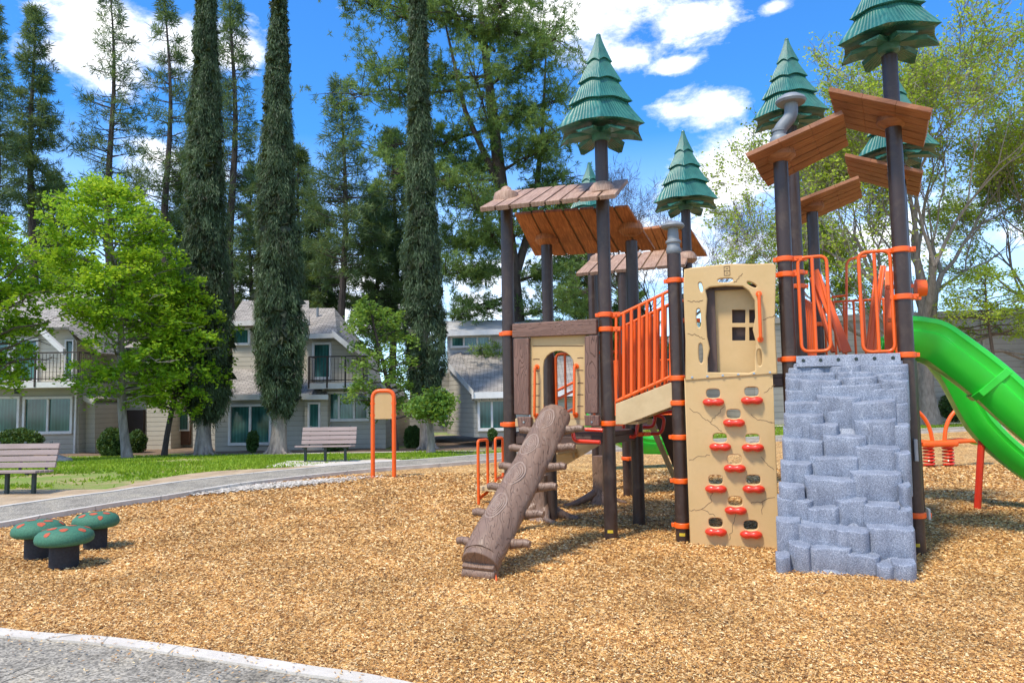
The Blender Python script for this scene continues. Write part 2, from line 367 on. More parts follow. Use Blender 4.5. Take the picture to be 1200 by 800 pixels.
# ------------------------------------------------------------------ sky, sun, exposure
SUN_EL, SUN_AZ = 61., 226.
wd = bpy.data.worlds.new("World"); sc.world = wd; wd.use_nodes = True
t = wd.node_tree; bg = t.nodes['Background']
sk = nd(t, 'ShaderNodeTexSky', sky_type='NISHITA'); sk.sun_disc = False; sk.sun_elevation = R(SUN_EL); sk.sun_rotation = R(SUN_AZ)
sk.altitude = 100; sk.air_density = 1.15; sk.dust_density = .25; sk.ozone_density = 2.5
tc = t.nodes.new('ShaderNodeTexCoord'); sp = t.nodes.new('ShaderNodeSeparateXYZ'); t.links.new(tc.outputs['Generated'], sp.inputs[0])
def mth(op, *a):
    n = nd(t, 'ShaderNodeMath', operation=op)
    for i, v in enumerate(a):
        if isinstance(v, bpy.types.NodeSocket): t.links.new(v, n.inputs[i])
        else: n.inputs[i].default_value = v
    return n.outputs[0]
az = mth('ARCTAN2', sp.outputs[0], sp.outputs[1]); el = mth('ARCSINE', sp.outputs[2])
nz = nd(t, 'ShaderNodeTexNoise', Scale=8., Detail=11., Roughness=.66, Distortion=.15)
mp = t.nodes.new('ShaderNodeMapping'); mp.inputs['Scale'].default_value = (1, 1, 1.9); t.links.new(tc.outputs['Generated'], mp.inputs[0]); t.links.new(mp.outputs[0], nz.inputs['Vector'])
# cloud banks by direction in the sky: (azimuth, elevation, half widths), radians
mask = None
for (px, py, rx, ry) in [(130, 35, 75, 62), (215, 55, 45, 40), (190, 215, 55, 40), (270, 60, 40, 30),
                         (690, 12, 150, 58), (590, 8, 80, 30), (800, 24, 62, 26), (735, 66, 36, 14), (792, 76, 30, 10),
                         (828, 128, 55, 26), (862, 185, 60, 42), (840, 225, 60, 34), (915, 6, 22, 10), (740, 290, 130, 40), (960, 290, 200, 40), (430, 350, 300, 50)]:
    d = ray(px, py).normalized(); a0 = math.atan2(d.x, d.y); e0 = math.asin(d.z)
    dx = mth('DIVIDE', mth('SUBTRACT', az, a0), rx/FPX/math.cos(e0)); dy = mth('DIVIDE', mth('SUBTRACT', el, e0), ry/FPX)
    q = mth('SUBTRACT', 1., mth('SQRT', mth('ADD', mth('MULTIPLY', dx, dx), mth('MULTIPLY', dy, dy))))
    mask = q if mask is None else mth('MAXIMUM', mask, q)
behind = ramp(t, [(.38, (1,)*3), (.62, (0,)*3)]); t.links.new(mth('ADD', mth('MULTIPLY', sp.outputs[1], .5), .5), behind.inputs[0])  # unseen cloud cover added behind the camera to whiten the ambient light
mask = mth('ADD', mth('MAXIMUM', mask, -.5), mth('MULTIPLY', behind.outputs[0], .75))
cl = mth('ADD', mth('MULTIPLY', mask, .9), mth('MULTIPLY', mth('SUBTRACT', nz.outputs[0], .5), 3.4))
r = ramp(t, [(.0, (0,)*3), (.22, (.22,)*3), (.5, (.68,)*3), (.95, (1,)*3)]); t.links.new(cl, r.inputs[0])
shade = ramp(t, [(.36, (3.6, 4.0, 4.7)), (.62, (6.4, 6.4, 6.4))]); t.links.new(nz.outputs[0], shade.inputs[0])
haze = ramp(t, [(.0, (1,)*3), (.16, (.75,)*3), (.34, (0,)*3)]); t.links.new(sp.outputs[2], haze.inputs[0])
tint = mx(t, 1., sk.outputs[0], (.22, .58, .95), 'MULTIPLY')
base = mx(t, mth('MULTIPLY', haze.outputs[0], .55), tint, (5.2, 6.2, 7.4))
out = mx(t, r.outputs[0], base, shade.outputs[0]); t.links.new(out, bg.inputs[0])
bg.inputs[1].default_value = .15
sd = bpy.data.lights.new('sun', 'SUN'); sd.energy = 2.6; sd.angle = R(8); sd.color = (1, .91, .78)
so = bpy.data.objects.new('sun', sd); COL.objects.link(so)
sv = Vector((math.sin(R(SUN_AZ))*math.cos(R(SUN_EL)), math.cos(R(SUN_AZ))*math.cos(R(SUN_EL)), math.sin(R(SUN_EL))))
so.rotation_euler = sv.to_track_quat('Z', 'Y').to_euler()
sc.view_settings.view_transform = 'Standard'; sc.view_settings.look = 'None'; sc.view_settings.gamma = 1; sc.view_settings.exposure = .92
sc.cycles.use_denoising = True; sc.cycles.max_bounces = 6; sc.cycles.transparent_max_bounces = 4

# ------------------------------------------------------------------ ground materials
def chipmat():
    m, t, b = nt('engineered_wood_chips'); v = coords(t)
    ws = []
    for (sx, sy, rz, s) in ((1, .28, .5, 42), (1, .3, 2.1, 46)):
        mpn = t.nodes.new('ShaderNodeMapping'); mpn.inputs['Scale'].default_value = (sx, sy, 1); mpn.inputs['Rotation'].default_value = (0, 0, rz)
        n0 = nd(t, 'ShaderNodeTexNoise', Scale=2.5, Detail=2.); t.links.new(v, n0.inputs['Vector'])
        t.links.new(mx(t, .12, v, n0.outputs[1]), mpn.inputs[0])
        vo = nd(t, 'ShaderNodeTexVoronoi', Scale=s); t.links.new(mpn.outputs[0], vo.inputs['Vector']); ws.append(vo)
    n1 = nd(t, 'ShaderNodeTexNoise', Scale=22., Detail=3.); t.links.new(v, n1.inputs['Vector'])
    th = nd(t, 'ShaderNodeMath', operation='GREATER_THAN'); t.links.new(n1.outputs[0], th.inputs[0]); th.inputs[1].default_value = .5
    c = mx(t, th.outputs[0], ws[0].outputs['Color'], ws[1].outputs['Color'])
    sp = t.nodes.new('ShaderNodeSeparateColor'); t.links.new(c, sp.inputs[0])
    r = ramp(t, [(0, (.11, .05, .015)), (.2, (.33, .165, .05)), (.5, (.57, .30, .08)), (.8, (.73, .44, .15)), (1, (.85, .65, .33))]); t.links.new(sp.outputs[0], r.inputs[0])
    n = nd(t, 'ShaderNodeTexNoise', Scale=1.1, Detail=5.); t.links.new(v, n.inputs['Vector'])
    rr = ramp(t, [(.35, (.80, .78, .74)), (.65, (1.1, 1.1, 1.1))]); t.links.new(n.outputs[0], rr.inputs[0])
    t.links.new(mx(t, 1., r.outputs[0], rr.outputs[0], 'MULTIPLY'), b.inputs['Base Color']); b.inputs['Roughness'].default_value = .85
    bump(t, b, sp.outputs[1], .8, .018); return m
M['chips'] = chipmat()
def chipbit():
    m, t, b = nt('loose_wood_chip'); g = t.nodes.new('ShaderNodeNewGeometry')
    r = ramp(t, [(0, (.13, .06, .018)), (.17, (.39, .185, .052)), (.48, (.64, .35, .098)), (.75, (.81, .50, .18)), (1, (.93, .74, .41))])
    t.links.new(g.outputs['Random Per Island'], r.inputs[0])
    v = coords(t); n = nd(t, 'ShaderNodeTexNoise', Scale=1.1, Detail=5.); t.links.new(v, n.inputs['Vector'])
    rr = ramp(t, [(.35, (.80, .77, .72)), (.65, (1.08, 1.08, 1.08))]); t.links.new(n.outputs[0], rr.inputs[0])
    t.links.new(mx(t, 1., r.outputs[0], rr.outputs[0], 'MULTIPLY'), b.inputs['Base Color']); b.inputs['Roughness'].default_value = .8; return m
M['chipbit'] = chipbit()
def gravel():
    m, t, b = nt('decomposed_granite_path'); v = coords(t)
    vo = nd(t, 'ShaderNodeTexVoronoi', Scale=75.); t.links.new(v, vo.inputs['Vector'])
    sp = t.nodes.new('ShaderNodeSeparateColor'); t.links.new(vo.outputs['Color'], sp.inputs[0])
    r = ramp(t, [(0, (.12, .105, .08)), (.5, (.265, .24, .19)), (1, (.46, .41, .32))]); t.links.new(sp.outputs[0], r.inputs[0])
    n = nd(t, 'ShaderNodeTexNoise', Scale=2.2, Detail=6., Roughness=.7); t.links.new(v, n.inputs['Vector'])
    rr = ramp(t, [(.3, (.62, .60, .56)), (.5, (1.,)*3), (.7, (1.3, 1.26, 1.16))]); t.links.new(n.outputs[0], rr.inputs[0])
    t.links.new(mx(t, 1., r.outputs[0], rr.outputs[0], 'MULTIPLY'), b.inputs['Base Color']); b.inputs['Roughness'].default_value = .95
    bump(t, b, vo.outputs[0], -.6, .012); return m
M['gravel'] = gravel()
def lawnmat():
    m, t, b = nt('lawn_soil_and_grass'); v = coords(t)
    n = nd(t, 'ShaderNodeTexNoise', Scale=.9, Detail=7., Roughness=.7); t.links.new(v, n.inputs['Vector'])
    r = ramp(t, [(.36, (.44, .32, .17)), (.46, (.27, .27, .08)), (.58, (.17, .26, .03)), (.75, (.25, .35, .05))]); t.links.new(n.outputs[0], r.inputs[0])
    t.links.new(r.outputs[0], b.inputs['Base Color']); b.inputs['Roughness'].default_value = .95
    n2 = nd(t, 'ShaderNodeTexNoise', Scale=40., Detail=3.); t.links.new(v, n2.inputs['Vector']); bump(t, b, n2.outputs[0], .8, .03); return m
M['lawn'] = lawnmat()
M['dirt'] = simple('bare_dirt', (.52, .39, .24), (.30, .21, .12), 2.5, .95, .7, 30, .02)
M['dirt_bed'] = simple('planting_bed_dirt', (.24, .16, .10), (.12, .08, .05), 3., .95, .8, 20, .03)
M['sand'] = simple('white_grit', (.80, .76, .68), (.50, .42, .30), 14, .95, .6, 60, .01)

# ------------------------------------------------------------------ ground sheets
def sheet(name, x0, x1, y0, y1, nx, ny, zf, mat, kind='structure'):
    xs = np.linspace(x0, x1, nx+1); ys = np.linspace(y0, y1, ny+1)
    V = [(x, y, zf(x, y)) for y in ys for x in xs]
    F = [(j*(nx+1)+i, j*(nx+1)+i+1, (j+1)*(nx+1)+i+1, (j+1)*(nx+1)+i) for j in range(ny) for i in range(nx)]
    return tag(npmesh(name, V, F, mat), kind=kind)
sheet('terrain', -420, 420, -60, 900, 8, 8, lambda x, y: -.75, M['lawn'])
# boundary of the chip area, from the far right, round the left, to behind the camera
def spline(P, n=10):
    P = [Vector((*p, 0)) if len(p) == 2 else Vector(p) for p in P]; out = []
    for i in range(len(P)-1):
        a = P[max(i-1, 0)]; b = P[i]; c = P[i+1]; d = P[min(i+2, len(P)-1)]
        for k in range(n):
            s = k/n
            out.append(.5*((2*b)+(c-a)*s+(2*a-5*b+4*c-d)*s*s+(3*b-a-3*c+d)*s**3))
    out.append(P[-1]); return out
q = lambda x, y: G(x, y, .08).xy[:]
bnd = spline([(44, 38), (30, 33.5), (17, 28.6), (8, 24.3), (3, 21.4), q(545, 541), q(440, 549), q(300, 564), q(200, 580), q(150, 587), q(60, 602), q(0, 613), (-7.6, 8.3),
              (-6.6, 6.9), (-5.2, 6.0), q(0, 736), q(130, 747), q(250, 763), q(360, 780), q(480, 800), (1.2, 3.1), (3, 1.7), (6, .5), (12, 0), (30, 0), (44, 4)], 8)
cen = Vector((8, 12, 0))
def offset(P, d):
    out = []
    for i, p in enumerate(P):
        tg = (P[min(i+1, len(P)-1)]-P[max(i-1, 0)]); tg.z = 0; tg.normalize()
        n = Vector((tg.y, -tg.x, 0)); dd = d(p) if callable(d) else d; out.append(p+n*dd)
    return out
bm = bmesh.new(); vs = [bm.verts.new((p.x, p.y, .0)) for p in bnd]; bm.faces.new(vs); bmesh.ops.triangulate(bm, faces=bm.faces[:])
me = bpy.data.meshes.new('wood_chip_bed'); bm.to_mesh(me); bm.free(); me.materials.append(M['chips'])
o = bpy.data.objects.new('wood_chip_bed', me); COL.objects.link(o); tag(o, kind='structure'); o.location.z = .004
sg = -1 if (offset(bnd, 1)[90]-cen).length < (bnd[90]-cen).length else 1
def pw(p):
    if p.y < 9: return 2.6+max(0, (8-p.y))*.35
    return 1.5 if p.x < 0 else 1.5
def strip(name, A, B, za, mat, side=True, zb=-.02):
    mb = MB(); n = len(A)
    for P in (A, B):
        for p in P: mb.v.append((p.x, p.y, za+(min(0, tz(p.x, p.y)-.05) if 0 else 0)))
    for P in (A, B):
        for p in P: mb.v.append((p.x, p.y, zb))
    for i in range(n-1):
        mb.f.append((i, i+1, n+i+1, n+i)); mb.f.append((2*n+i, i, i+1, 2*n+i+1)); mb.f.append((n+i, 3*n+i, 3*n+i+1, n+i+1))
    return tag(mb.build(name, mat), kind='structure')
cb0 = bnd; cb1 = offset(bnd, lambda p: sg*(.12 if p.y < 6.5 and p.x < 6 else .10))
far = offset(bnd, lambda p: sg*pw(p)); far1 = offset(bnd, lambda p: sg*(pw(p)+.12))
strip('path', cb1, far, .072, M['gravel'])
tag(strip('kerb', cb0, cb1, .088, M['concrete']), kind='structure')
strip('kerb', far, far1, .084, M['concrete'])
def pin(x, y, poly):
    c = False; j = len(poly)-1
    for i in range(len(poly)):
        a, b_ = poly[i], poly[j]
        if (a.y > y) != (b_.y > y) and x < (b_.x-a.x)*(y-a.y)/(b_.y-a.y)+a.x: c = not c
        j = i
    return c
midp = offset(bnd, lambda p: sg*(pw(p)*.5+.1))
sheet('ground', -70, 90, -6, 72, 300, 150, lambda x, y: -.25 if (x > -14 and pin(x, y, midp)) else tz(x, y), M['lawn'])
dirt0 = far1; dirt1 = offset(bnd, lambda p: sg*(pw(p)+.12+(1.0+.9*noise.noise(p*.45) if p.x < -2 else .15)))
strip('dirt_verge', dirt0, dirt1, .066, M['dirt'], zb=-.5)
# planting bed before the houses
sheet('planting_bed', -32, 3, 27.6, 40, 70, 16, lambda x, y: tz(x, y)+.02+.05*noise.noise(Vector((x*.7, y*.7, 0))), M['dirt_bed'])
sheet('pavement', -32, 5, 26.9, 27.6, 60, 2, lambda x, y: tz(x, y)+.03, M['concrete'])
sheet('pavement', 7, 60, 34.2, 35.6, 30, 2, lambda x, y: tz(x, y)+.03, M['concrete'])
# pale grit spilled on the chips by the path
N = 5200; mid = G(312, 570, .02); a_ = rng.normal(0, 1, (N, 2)); Xg = mid.x+a_[:, 0]*.62+a_[:, 1]*.25; Yg = mid.y+a_[:, 1]*.42+a_[:, 0]*.38; th = rng.uniform(0, 6.28, N)
C = np.stack([Xg, Yg, rng.uniform(.03, .05, N)], 1); e = np.stack([np.cos(th), np.sin(th), rng.normal(0, .1, N)], 1)*rng.uniform(.02, .045, N)[:, None]; f = np.stack([-np.sin(th), np.cos(th), rng.normal(0, .1, N)], 1)*rng.uniform(.015, .03, N)[:, None]
V = np.stack([C-e, C+f, C+e, C-f], 1)
tag(npmesh('pale_grit', V.reshape(-1, 3), np.arange(N*4).reshape(-1, 4), M['sand']), kind='stuff', label='pale grit spilled over the chips beside the path', cat='grit')

# loose chips lying on the bed
def inside(px, py, poly):
    x = px; y = py; c = np.zeros(len(x), bool); n = len(poly); j = n-1
    for i in range(n):
        xi, yi = poly[i]; xj, yj = poly[j]
        if yi != yj:
            m = ((yi > y) != (yj > y)) & (x < (xj-xi)*(y-yi)/(yj-yi)+xi); c ^= m
        j = i
    return c
N = 430000
u = rng.random(N); Yc = 3.6*np.exp(u*math.log(16/3.6)); Xc = (rng.random(N)*2-1)*(Yc*.76+.4)
keep = inside(Xc, Yc, [(p.x, p.y) for p in bnd]); Xc = Xc[keep]; Yc = Yc[keep]; N = len(Xc)
L = rng.uniform(.008, .022, N)*np.clip(Yc/6.5, .8, 2.2); Wd = rng.uniform(.003, .007, N)*np.clip(Yc/6.5, .85, 2.2)
a = rng.uniform(0, 2*np.pi, N); ti = rng.normal(0, .22, N); ro = rng.normal(0, .6, N)
dx = np.stack([np.cos(a)*np.cos(ti), np.sin(a)*np.cos(ti), np.sin(ti)], 1); pr = np.stack([-np.sin(a)*np.cos(ro), np.cos(a)*np.cos(ro), np.sin(ro)], 1)
C = np.stack([Xc, Yc, rng.uniform(.006, .028, N)], 1)
V = np.empty((N, 4, 3)); e = dx*L[:, None]; f = pr*Wd[:, None]
V[:, 0] = C-e; V[:, 1] = C+f*1.1-e*.2; V[:, 2] = C+e; V[:, 3] = C-f+e*.15
tag(npmesh('wood_chips', V.reshape(-1, 3), np.arange(N*4).reshape(-1, 4), M['chipbit']), kind='stuff', label='loose tan wood chips scattered over the playground bed', cat='wood chips')
# chips strayed on to the near path
N = 5000
Xc = rng.uniform(-5.5, 1.5, N); Yc = rng.uniform(3.6, 6.5, N); keep = ~inside(Xc, Yc, [(p.x, p.y) for p in bnd]); Xc = Xc[keep]; Yc = Yc[keep]
bp = np.array([(p.x, p.y) for p in bnd if p.y < 9]); dd_ = np.sqrt(((Xc[:, None]-bp[None, :, 0])**2+(Yc[:, None]-bp[None, :, 1])**2).min(1)); keep = rng.random(len(Xc)) < np.exp(-dd_/.45)+.06; Xc = Xc[keep]; Yc = Yc[keep]; N = len(Xc)
a = rng.uniform(0, 6.28, N); C = np.stack([Xc, Yc, np.full(N, .095)], 1); e = np.stack([np.cos(a), np.sin(a), rng.normal(0, .15, N)], 1)*rng.uniform(.008, .022, N)[:, None]; f = np.stack([-np.sin(a), np.cos(a), np.zeros(N)], 1)*.005
V = np.stack([C-e, C+f, C+e, C-f], 1)
tag(npmesh('stray_chips', V.reshape(-1, 3), np.arange(N*4).reshape(-1, 4), M['chipbit']), kind='stuff', label='stray wood chips on the gravel path in the lower left corner', cat='wood chips')
# grass blades
N = 150000
Yc = rng.uniform(14, 27.5, N); Xc = rng.uniform(-24, 8, N)
nzv = np.array([noise.noise(Vector((x*.35, y*.5, 0))) for x, y in zip(Xc[:N], Yc[:N])])
outer = [(p.x, p.y) for p in dirt1]
keep = (~inside(Xc, Yc, outer)) & (nzv > -.16+rng.normal(0, .14, N)+.42*np.clip((17.5-Yc)/3.5, 0, 1)); Xc = Xc[keep]; Yc = Yc[keep]; N = len(Xc)
Xr = rng.uniform(6, 50, 60000); Yr = rng.uniform(24, 36, 60000); kr = (~inside(Xr, Yr, outer)); Xc = np.concatenate([Xc, Xr[kr]]); Yc = np.concatenate([Yc, Yr[kr]]); N = len(Xc)
Zc = np.array([tz(x, y) for x, y in zip(Xc, Yc)]); a = rng.uniform(0, 6.28, N); h = rng.uniform(.03, .085, N); w = rng.uniform(.015, .035, N)
C = np.stack([Xc, Yc, Zc], 1); s = np.stack([np.cos(a), np.sin(a), np.zeros(N)], 1)*w[:, None]
tip = C+np.stack([rng.normal(0, .03, N), rng.normal(0, .03, N), h], 1)
V = np.stack([C-s, C+s, tip], 1)
tag(npmesh('grass', V.reshape(-1, 3), np.arange(N*3).reshape(-1, 3), M['grass_blade']), kind='stuff', label='short yellow-green lawn grass between path and houses', cat='grass')

# ------------------------------------------------------------------ the play structure
PS = thing('play_structure', 'brown and orange playground climbing structure with green fir toppers, grey rock climber and slides', 'playground structure', (2, 8.5, 0))
U = Vector((.945, -.326, 0)).normalized(); Vv = Vector((.326, .945, 0)).normalized(); Z = Vector((0, 0, 1))
PR = .078
def gp(px465, Y):                                   # ground point of a post from its place at eye level
    p = W(px465, 465, Y); return Vector((p.x, Y, 0))
PA = gp(597, 9.0); PB = gp(712, 8.5); PC = gp(795, 8.25); PD = gp(927, 7.9); PE = gp(1065, 7.5)
PF = gp(644, 9.85); PG = gp(745, 9.4); PK = gp(941, 9.05); PL = gp(962, 10.2)
PM = gp(1065, 8.65); PN = gp(1069, 9.8); PC2 = PC+Vv*1.2
PH = gp(733, 12.0); PI = gp(706, 12.7); PP_ = gp(811, 12.0); PQ = gp(697, 13.6)
def zat(px, py, P): return W(px, py, P.y).z
posts = {}
def post(P, top, name='post'):
    mb = MB(); mb.lathe([(PR, -.1), (PR, top-.012), (PR-.012, top)], 28, P)
    o = mb.build('post', M['post'], PS, smooth=True)
    return o
def clamp(po, P, z, d=None, ln=.17):
    d = d or U
    mb = MB(); mb.lathe([(PR+.002, -.030), (PR+.016, -.026), (PR+.018, 0), (PR+.016, .026), (PR+.002, .030)], 26, (P.x, P.y, z))
    rot = Matrix.Rotation(math.atan2(d.y, d.x), 3, 'Z')
    mb.box(Vector((P.x, P.y, z))+d*(PR+ln*.35-.02), (ln*.7, .045, .052), rot)
    mb.box(Vector((P.x, P.y, z))-d*(PR+.02), (.05, .03, .045), rot)
    mb.tube([Vector((P.x, P.y, z))+d*(PR+.05)+Vector((d.y, -d.x, 0))*.015, Vector((P.x, P.y, z))+d*(PR+.05)+Vector((d.y, -d.x, 0))*.032], .013, 8)
    mb.build('clamp', M['orange'], po, smooth=True, bevel=.004, seg=1)
TT = {'B': zat(699, 40, PB), 'K': zat(922, 45, PK), 'N': zat(1042, 84, PN), 'P': zat(803, 153, PP_), 'Q': zat(689, 190, PQ), 'E': zat(1047, 66, PE)+1.31}
def mkpost(P, top, clamps=(), d=None, ln=.17):
    po = post(P, top)
    for z in clamps: clamp(po, P, z, d, ln)
    return po
zz = lambda P, px, ys: [zat(px, y, P) for y in ys]
TIPZ = 6.03
oA = mkpost(PA, zat(588, 236, PA), zz(PA, 598, (391, 497)))
oB = mkpost(PB, TT['B']-1.3, zz(PB, 709, (386, 496)))
for y in (369,): clamp(oB, PB, zat(709, y, PB), (PC-PB).normalized())
oC = mkpost(PC, zat(787, 297, PC), zz(PC, 795, (329, 443, 512, 563, 615)))
clamp(oC, PC, zat(795, 472, PC), (PB-PC).normalized(), .5)
oD = mkpost(PD, zat(912, 178, PD)+.1, zz(PD, 921, (304, 421)))
clamp(oD, PD, zat(921, 322, PD), -U)
oE = mkpost(PE, TT['E']-1.3, zz(PE, 1060, (416,)), -U)
for y in (293, 348, 603): clamp(oE, PE, zat(1062, y, PE), U, .12)
oF = mkpost(PF, zat(636, 286, PF), [1.15]); oG = mkpost(PG, zat(742, 282, PG), [1.15])
oK = mkpost(PK, TT['K']-1.1, zz(PK, 934, (304, 320, 336)), -U)
oL = mkpost(PL, zat(950, 243, PL), [2.6]); oM = mkpost(PM, 3.1, [2.9, 2.5], -U); oN = mkpost(PN, TT['N']-1.3, [2.9])
oC2 = mkpost(PC2, 2.95, [2.6]); oH = mkpost(PH, zat(731, 318, PH), [1.25, .62], (PG-PH).normalized()); oI = mkpost(PI, zat(699, 308, PI), [1.2])
oP = mkpost(PP_, TT['P']-1.3, [1.3]); oQ = mkpost(PQ, TT['Q']-1.3, [1.2]); 
for (P, po) in ((PB, oB), (PC, oC), (PE, oE)):        # yellow height stickers at the foot
    mb = MB(); mb.lathe([(PR+.0015, .075), (PR+.0025, .076), (PR+.0025, .105), (PR+.0015, .106)], 24, P, rf=None)
    vs_ = []; 
    o = MB()
    for k in range(5):
        a0 = math.atan2(-P.y, -P.x)+(-.5+k*.2)
        o.v.append((P.x+(PR+.003)*math.cos(a0), P.y+(PR+.003)*math.sin(a0), .085)); o.v.append((P.x+(PR+.003)*math.cos(a0), P.y+(PR+.003)*math.sin(a0), .118))
    for k in range(4): o.f.append((2*k, 2*k+2, 2*k+3, 2*k+1))
    o.build('sticker', simple('yellow_sticker', (.7, .5, .03)) if 'yellow_sticker' not in bpy.data.materials else bpy.data.materials['yellow_sticker'], po)

# tree toppers ------------------------------------------------
def topper_mesh():
    mb = MB(); n = 96
    tiers = [(1.42, 1.11, .035, .165), (1.13, .84, .125, .275), (.87, .56, .215, .395), (.60, .26, .315, .53)]
    for ti, (z1, z0, r1, r0) in enumerate(tiers):
        base = len(mb.v); rows = []
        K = 7
        for k in range(K+1):
            s = k/K; z = lerp(z1, z0, s); r = lerp(r1, r0, s**1.25); rows.append((r, z, s))
        rows.append((r0-.035, z0-.006, 1.)); rows.append((r0*.45, z0+.05, .6))
        for (r, z, s) in rows:
            for i in range(n):
                a = 2*math.pi*i/n; c6 = abs(((a/(math.pi/3)) % 1)-.5)*2      # 1 on the ridges
                rr = r*(1+(.16*s+.12)*(c6**2.3-.30)); zz_ = z-(c6**2)*.055*s*s
                mb.v.append((rr*math.cos(a), rr*math.sin(a), zz_))
        m = len(rows)
        for j in range(m-1):
            for i in range(n):
                i2 = (i+1) % n; mb.f.append((base+j*n+i, base+j*n+i2, base+(j+1)*n+i2, base+(j+1)*n+i))
        mb.f.append(tuple(base+i for i in range(n))); mb.f.append(tuple(base+(m-1)*n+i for i in reversed(range(n))))
    mb.lathe([(.02, 1.41), (.034, 1.425), (.03, 1.45), (.012, 1.462)], 16)
    # six lower boughs under the skirt
    for k in range(6):
        a = math.pi/3*(k+.5); d = Vector((math.cos(a), math.sin(a), 0)); s = Vector((-d.y, d.x, 0))
        mb.hexa([d*.10-s*.06+Z*.26, d*.10+s*.06+Z*.26, d*.40+s*.13+Z*.19, d*.40-s*.13+Z*.19], [d*.10-s*.06+Z*.20, d*.10+s*.06+Z*.20, d*.42+s*.10+Z*.15, d*.42-s*.10+Z*.15])
        mb.hexa([d*.40-s*.13+Z*.188, d*.40+s*.13+Z*.188, d*.51+s*.03+Z*.125, d*.51-s*.03+Z*.125], [d*.40-s*.12+Z*.165, d*.40+s*.12+Z*.165, d*.51+s*.025+Z*.11, d*.51-s*.025+Z*.11])
    mb.lathe([(.10, .12), (.12, .14), (.13, .27)], 20)
    return mb
tp_me = None
for (P, s, rz, kk) in ((PB, 1, .20, 'B'), (PE, .95, .2, 'E'), (PK, .88, .2, 'K'), (PN, .97, .15, 'N'), (PP_, 1.03, .22, 'P'), (PQ, 1, .2, 'Q')):
    o = topper_mesh() if tp_me is None else None
    if o: ob = o.build('tree_topper', M['topper'], PS, smooth=True, local=True, angle=50); tp_me = ob.data; tp0 = ob
    else: ob = tp0.copy(); COL.objects.link(ob)
    ob.location = Vector((P.x, P.y, TT[kk]-1.462*s))-PS.location; ob.scale = (s*.93, s*.93, s); ob.rotation_euler = (0, 0, math.atan2(-P.y, -P.x)+R(120)+(rz-.2)*.5)

# plank roofs ------------------------------------------------
def roof(corners, nplank, along, thick=.05, posts_=(), cap_top=(), mt='plank'):
    """corners a,b,c,d (a-b long near edge, d-c far edge); planks run along 'ab' or 'ad'"""
    a, b, c, d = [Vector(p) for p in corners]
    d2 = a+(c-b)*.5+(d-a)*.5; 
    n = (b-a).cross(d-a).normalized()
    if n.z < 0: n = -n
    mb = MB()
    def at(s, t): return a*(1-s)*(1-t)+b*s*(1-t)+c*s*t+d*(1-s)*t
    e = .012
    for k in range(12):
        u0, u1 = lerp(e, 1-e, k/12), lerp(e, 1-e, (k+1)/12)
        for l in range(12):
            w0, w1 = lerp(e, 1-e, l/12), lerp(e, 1-e, (l+1)/12); q = [at(u0, w0), at(u1, w0), at(u1, w1), at(u0, w1)]; mb.add([p-n*thick*.12 for p in q]+[p+n*thick*.12 for p in q], [(3, 2, 1, 0), (4, 5, 6, 7)])
    core = mb; mb = MB()
    rd = random.Random(int(abs(a.x*1000)+abs(a.z*777)))
    cuts = [0]
    for k in range(1, nplank): cuts.append(k/nplank+rd.uniform(-.018, .018))
    cuts.append(1)
    g = .008 if along == 'ad' else .010
    for k in range(nplank):
        s0, s1 = cuts[k]+g, cuts[k+1]-g; ex0, ex1 = rd.uniform(-.012, .01), rd.uniform(-.012, .01); h = thick/2*rd.uniform(.88, 1.1); m_ = .5
        for (t0, t1) in ((-ex0, .34), (.34, .67), (.67, 1+ex1)):
            if along == 'ad': q = [at(s0, t0), at(s1, t0), at(s1, t1), at(s0, t1)]
            else: q = [at(t0, s0), at(t1, s0), at(t1, s1), at(t0, s1)]
            mb.hexa([p-n*h for p in q], [p+n*h for p in q])
    ob = mb.build('roof_panel', M[mt], PS, bevel=.006, seg=2)
    core.build('plank_backing', M['groove'], ob)
    for P in posts_:                                # sleeve round the post, above and below
        z = a.z-(n.x*(P.x-a.x)+n.y*(P.y-a.y))/n.z
        s = MB(); s.lathe([(PR+.006, -.10), (PR+.05, -.075), (PR+.085, -.035), (PR+.075, 0.03), (PR+.035, .085), (PR+.006, .10)], 28, (P.x, P.y, z)); s.build('post_sleeve', M[mt], ob, smooth=True)
    for P in cap_top:
        z = a.z-(n.x*(P.x-a.x)+n.y*(P.y-a.y))/n.z
        s = MB(); s.lathe([(.15, -.10), (.165, .0), (.15, .06), (.11, .085), (.075, .09), (.06, .13), (.03, .15)], 28, (P.x, P.y, z+.01)); s.build('post_cap', M[mt], ob, smooth=True)
        s = MB(); s.lathe([(PR+.006, -.12), (PR+.05, -.085), (PR+.07, -.02)], 28, (P.x, P.y, z)); s.build('post_sleeve', M[mt], ob, smooth=True)
    return ob
# front left gable: slope towards the viewer (R1) and away (R2)
def edge(P, px, py, dv, du=0):
    Y = (P+Vv*dv+U*du).y; return W(px, py, Y)
roof([W(561, 246, 8.62), W(722, 230, 8.08), W(737, 212, 8.85), W(597, 226, 9.38)], 8, 'ad', .055, cap_top=(PA,), posts_=(PB,), mt='plank_pale')
roof([W(602, 250, 9.42), W(737, 241, 8.98), W(769, 292, 9.82), W(626, 299, 10.27)], 7, 'ad', .045, posts_=(PF, PG), mt='plank_across')
# back gable
roof([W(674, 322, 12.1), W(804, 311, 11.6), W(812, 291, 12.4), W(694, 303, 12.9)], 8, 'ad', .055, cap_top=(PI,), posts_=(PP_,), mt='plank_pale')
roof([W(752, 268, 12.5), W(806, 262, 12.3), W(829, 299, 13.2), W(764, 300, 13.45)], 5, 'ad', .05, mt='plank_across')
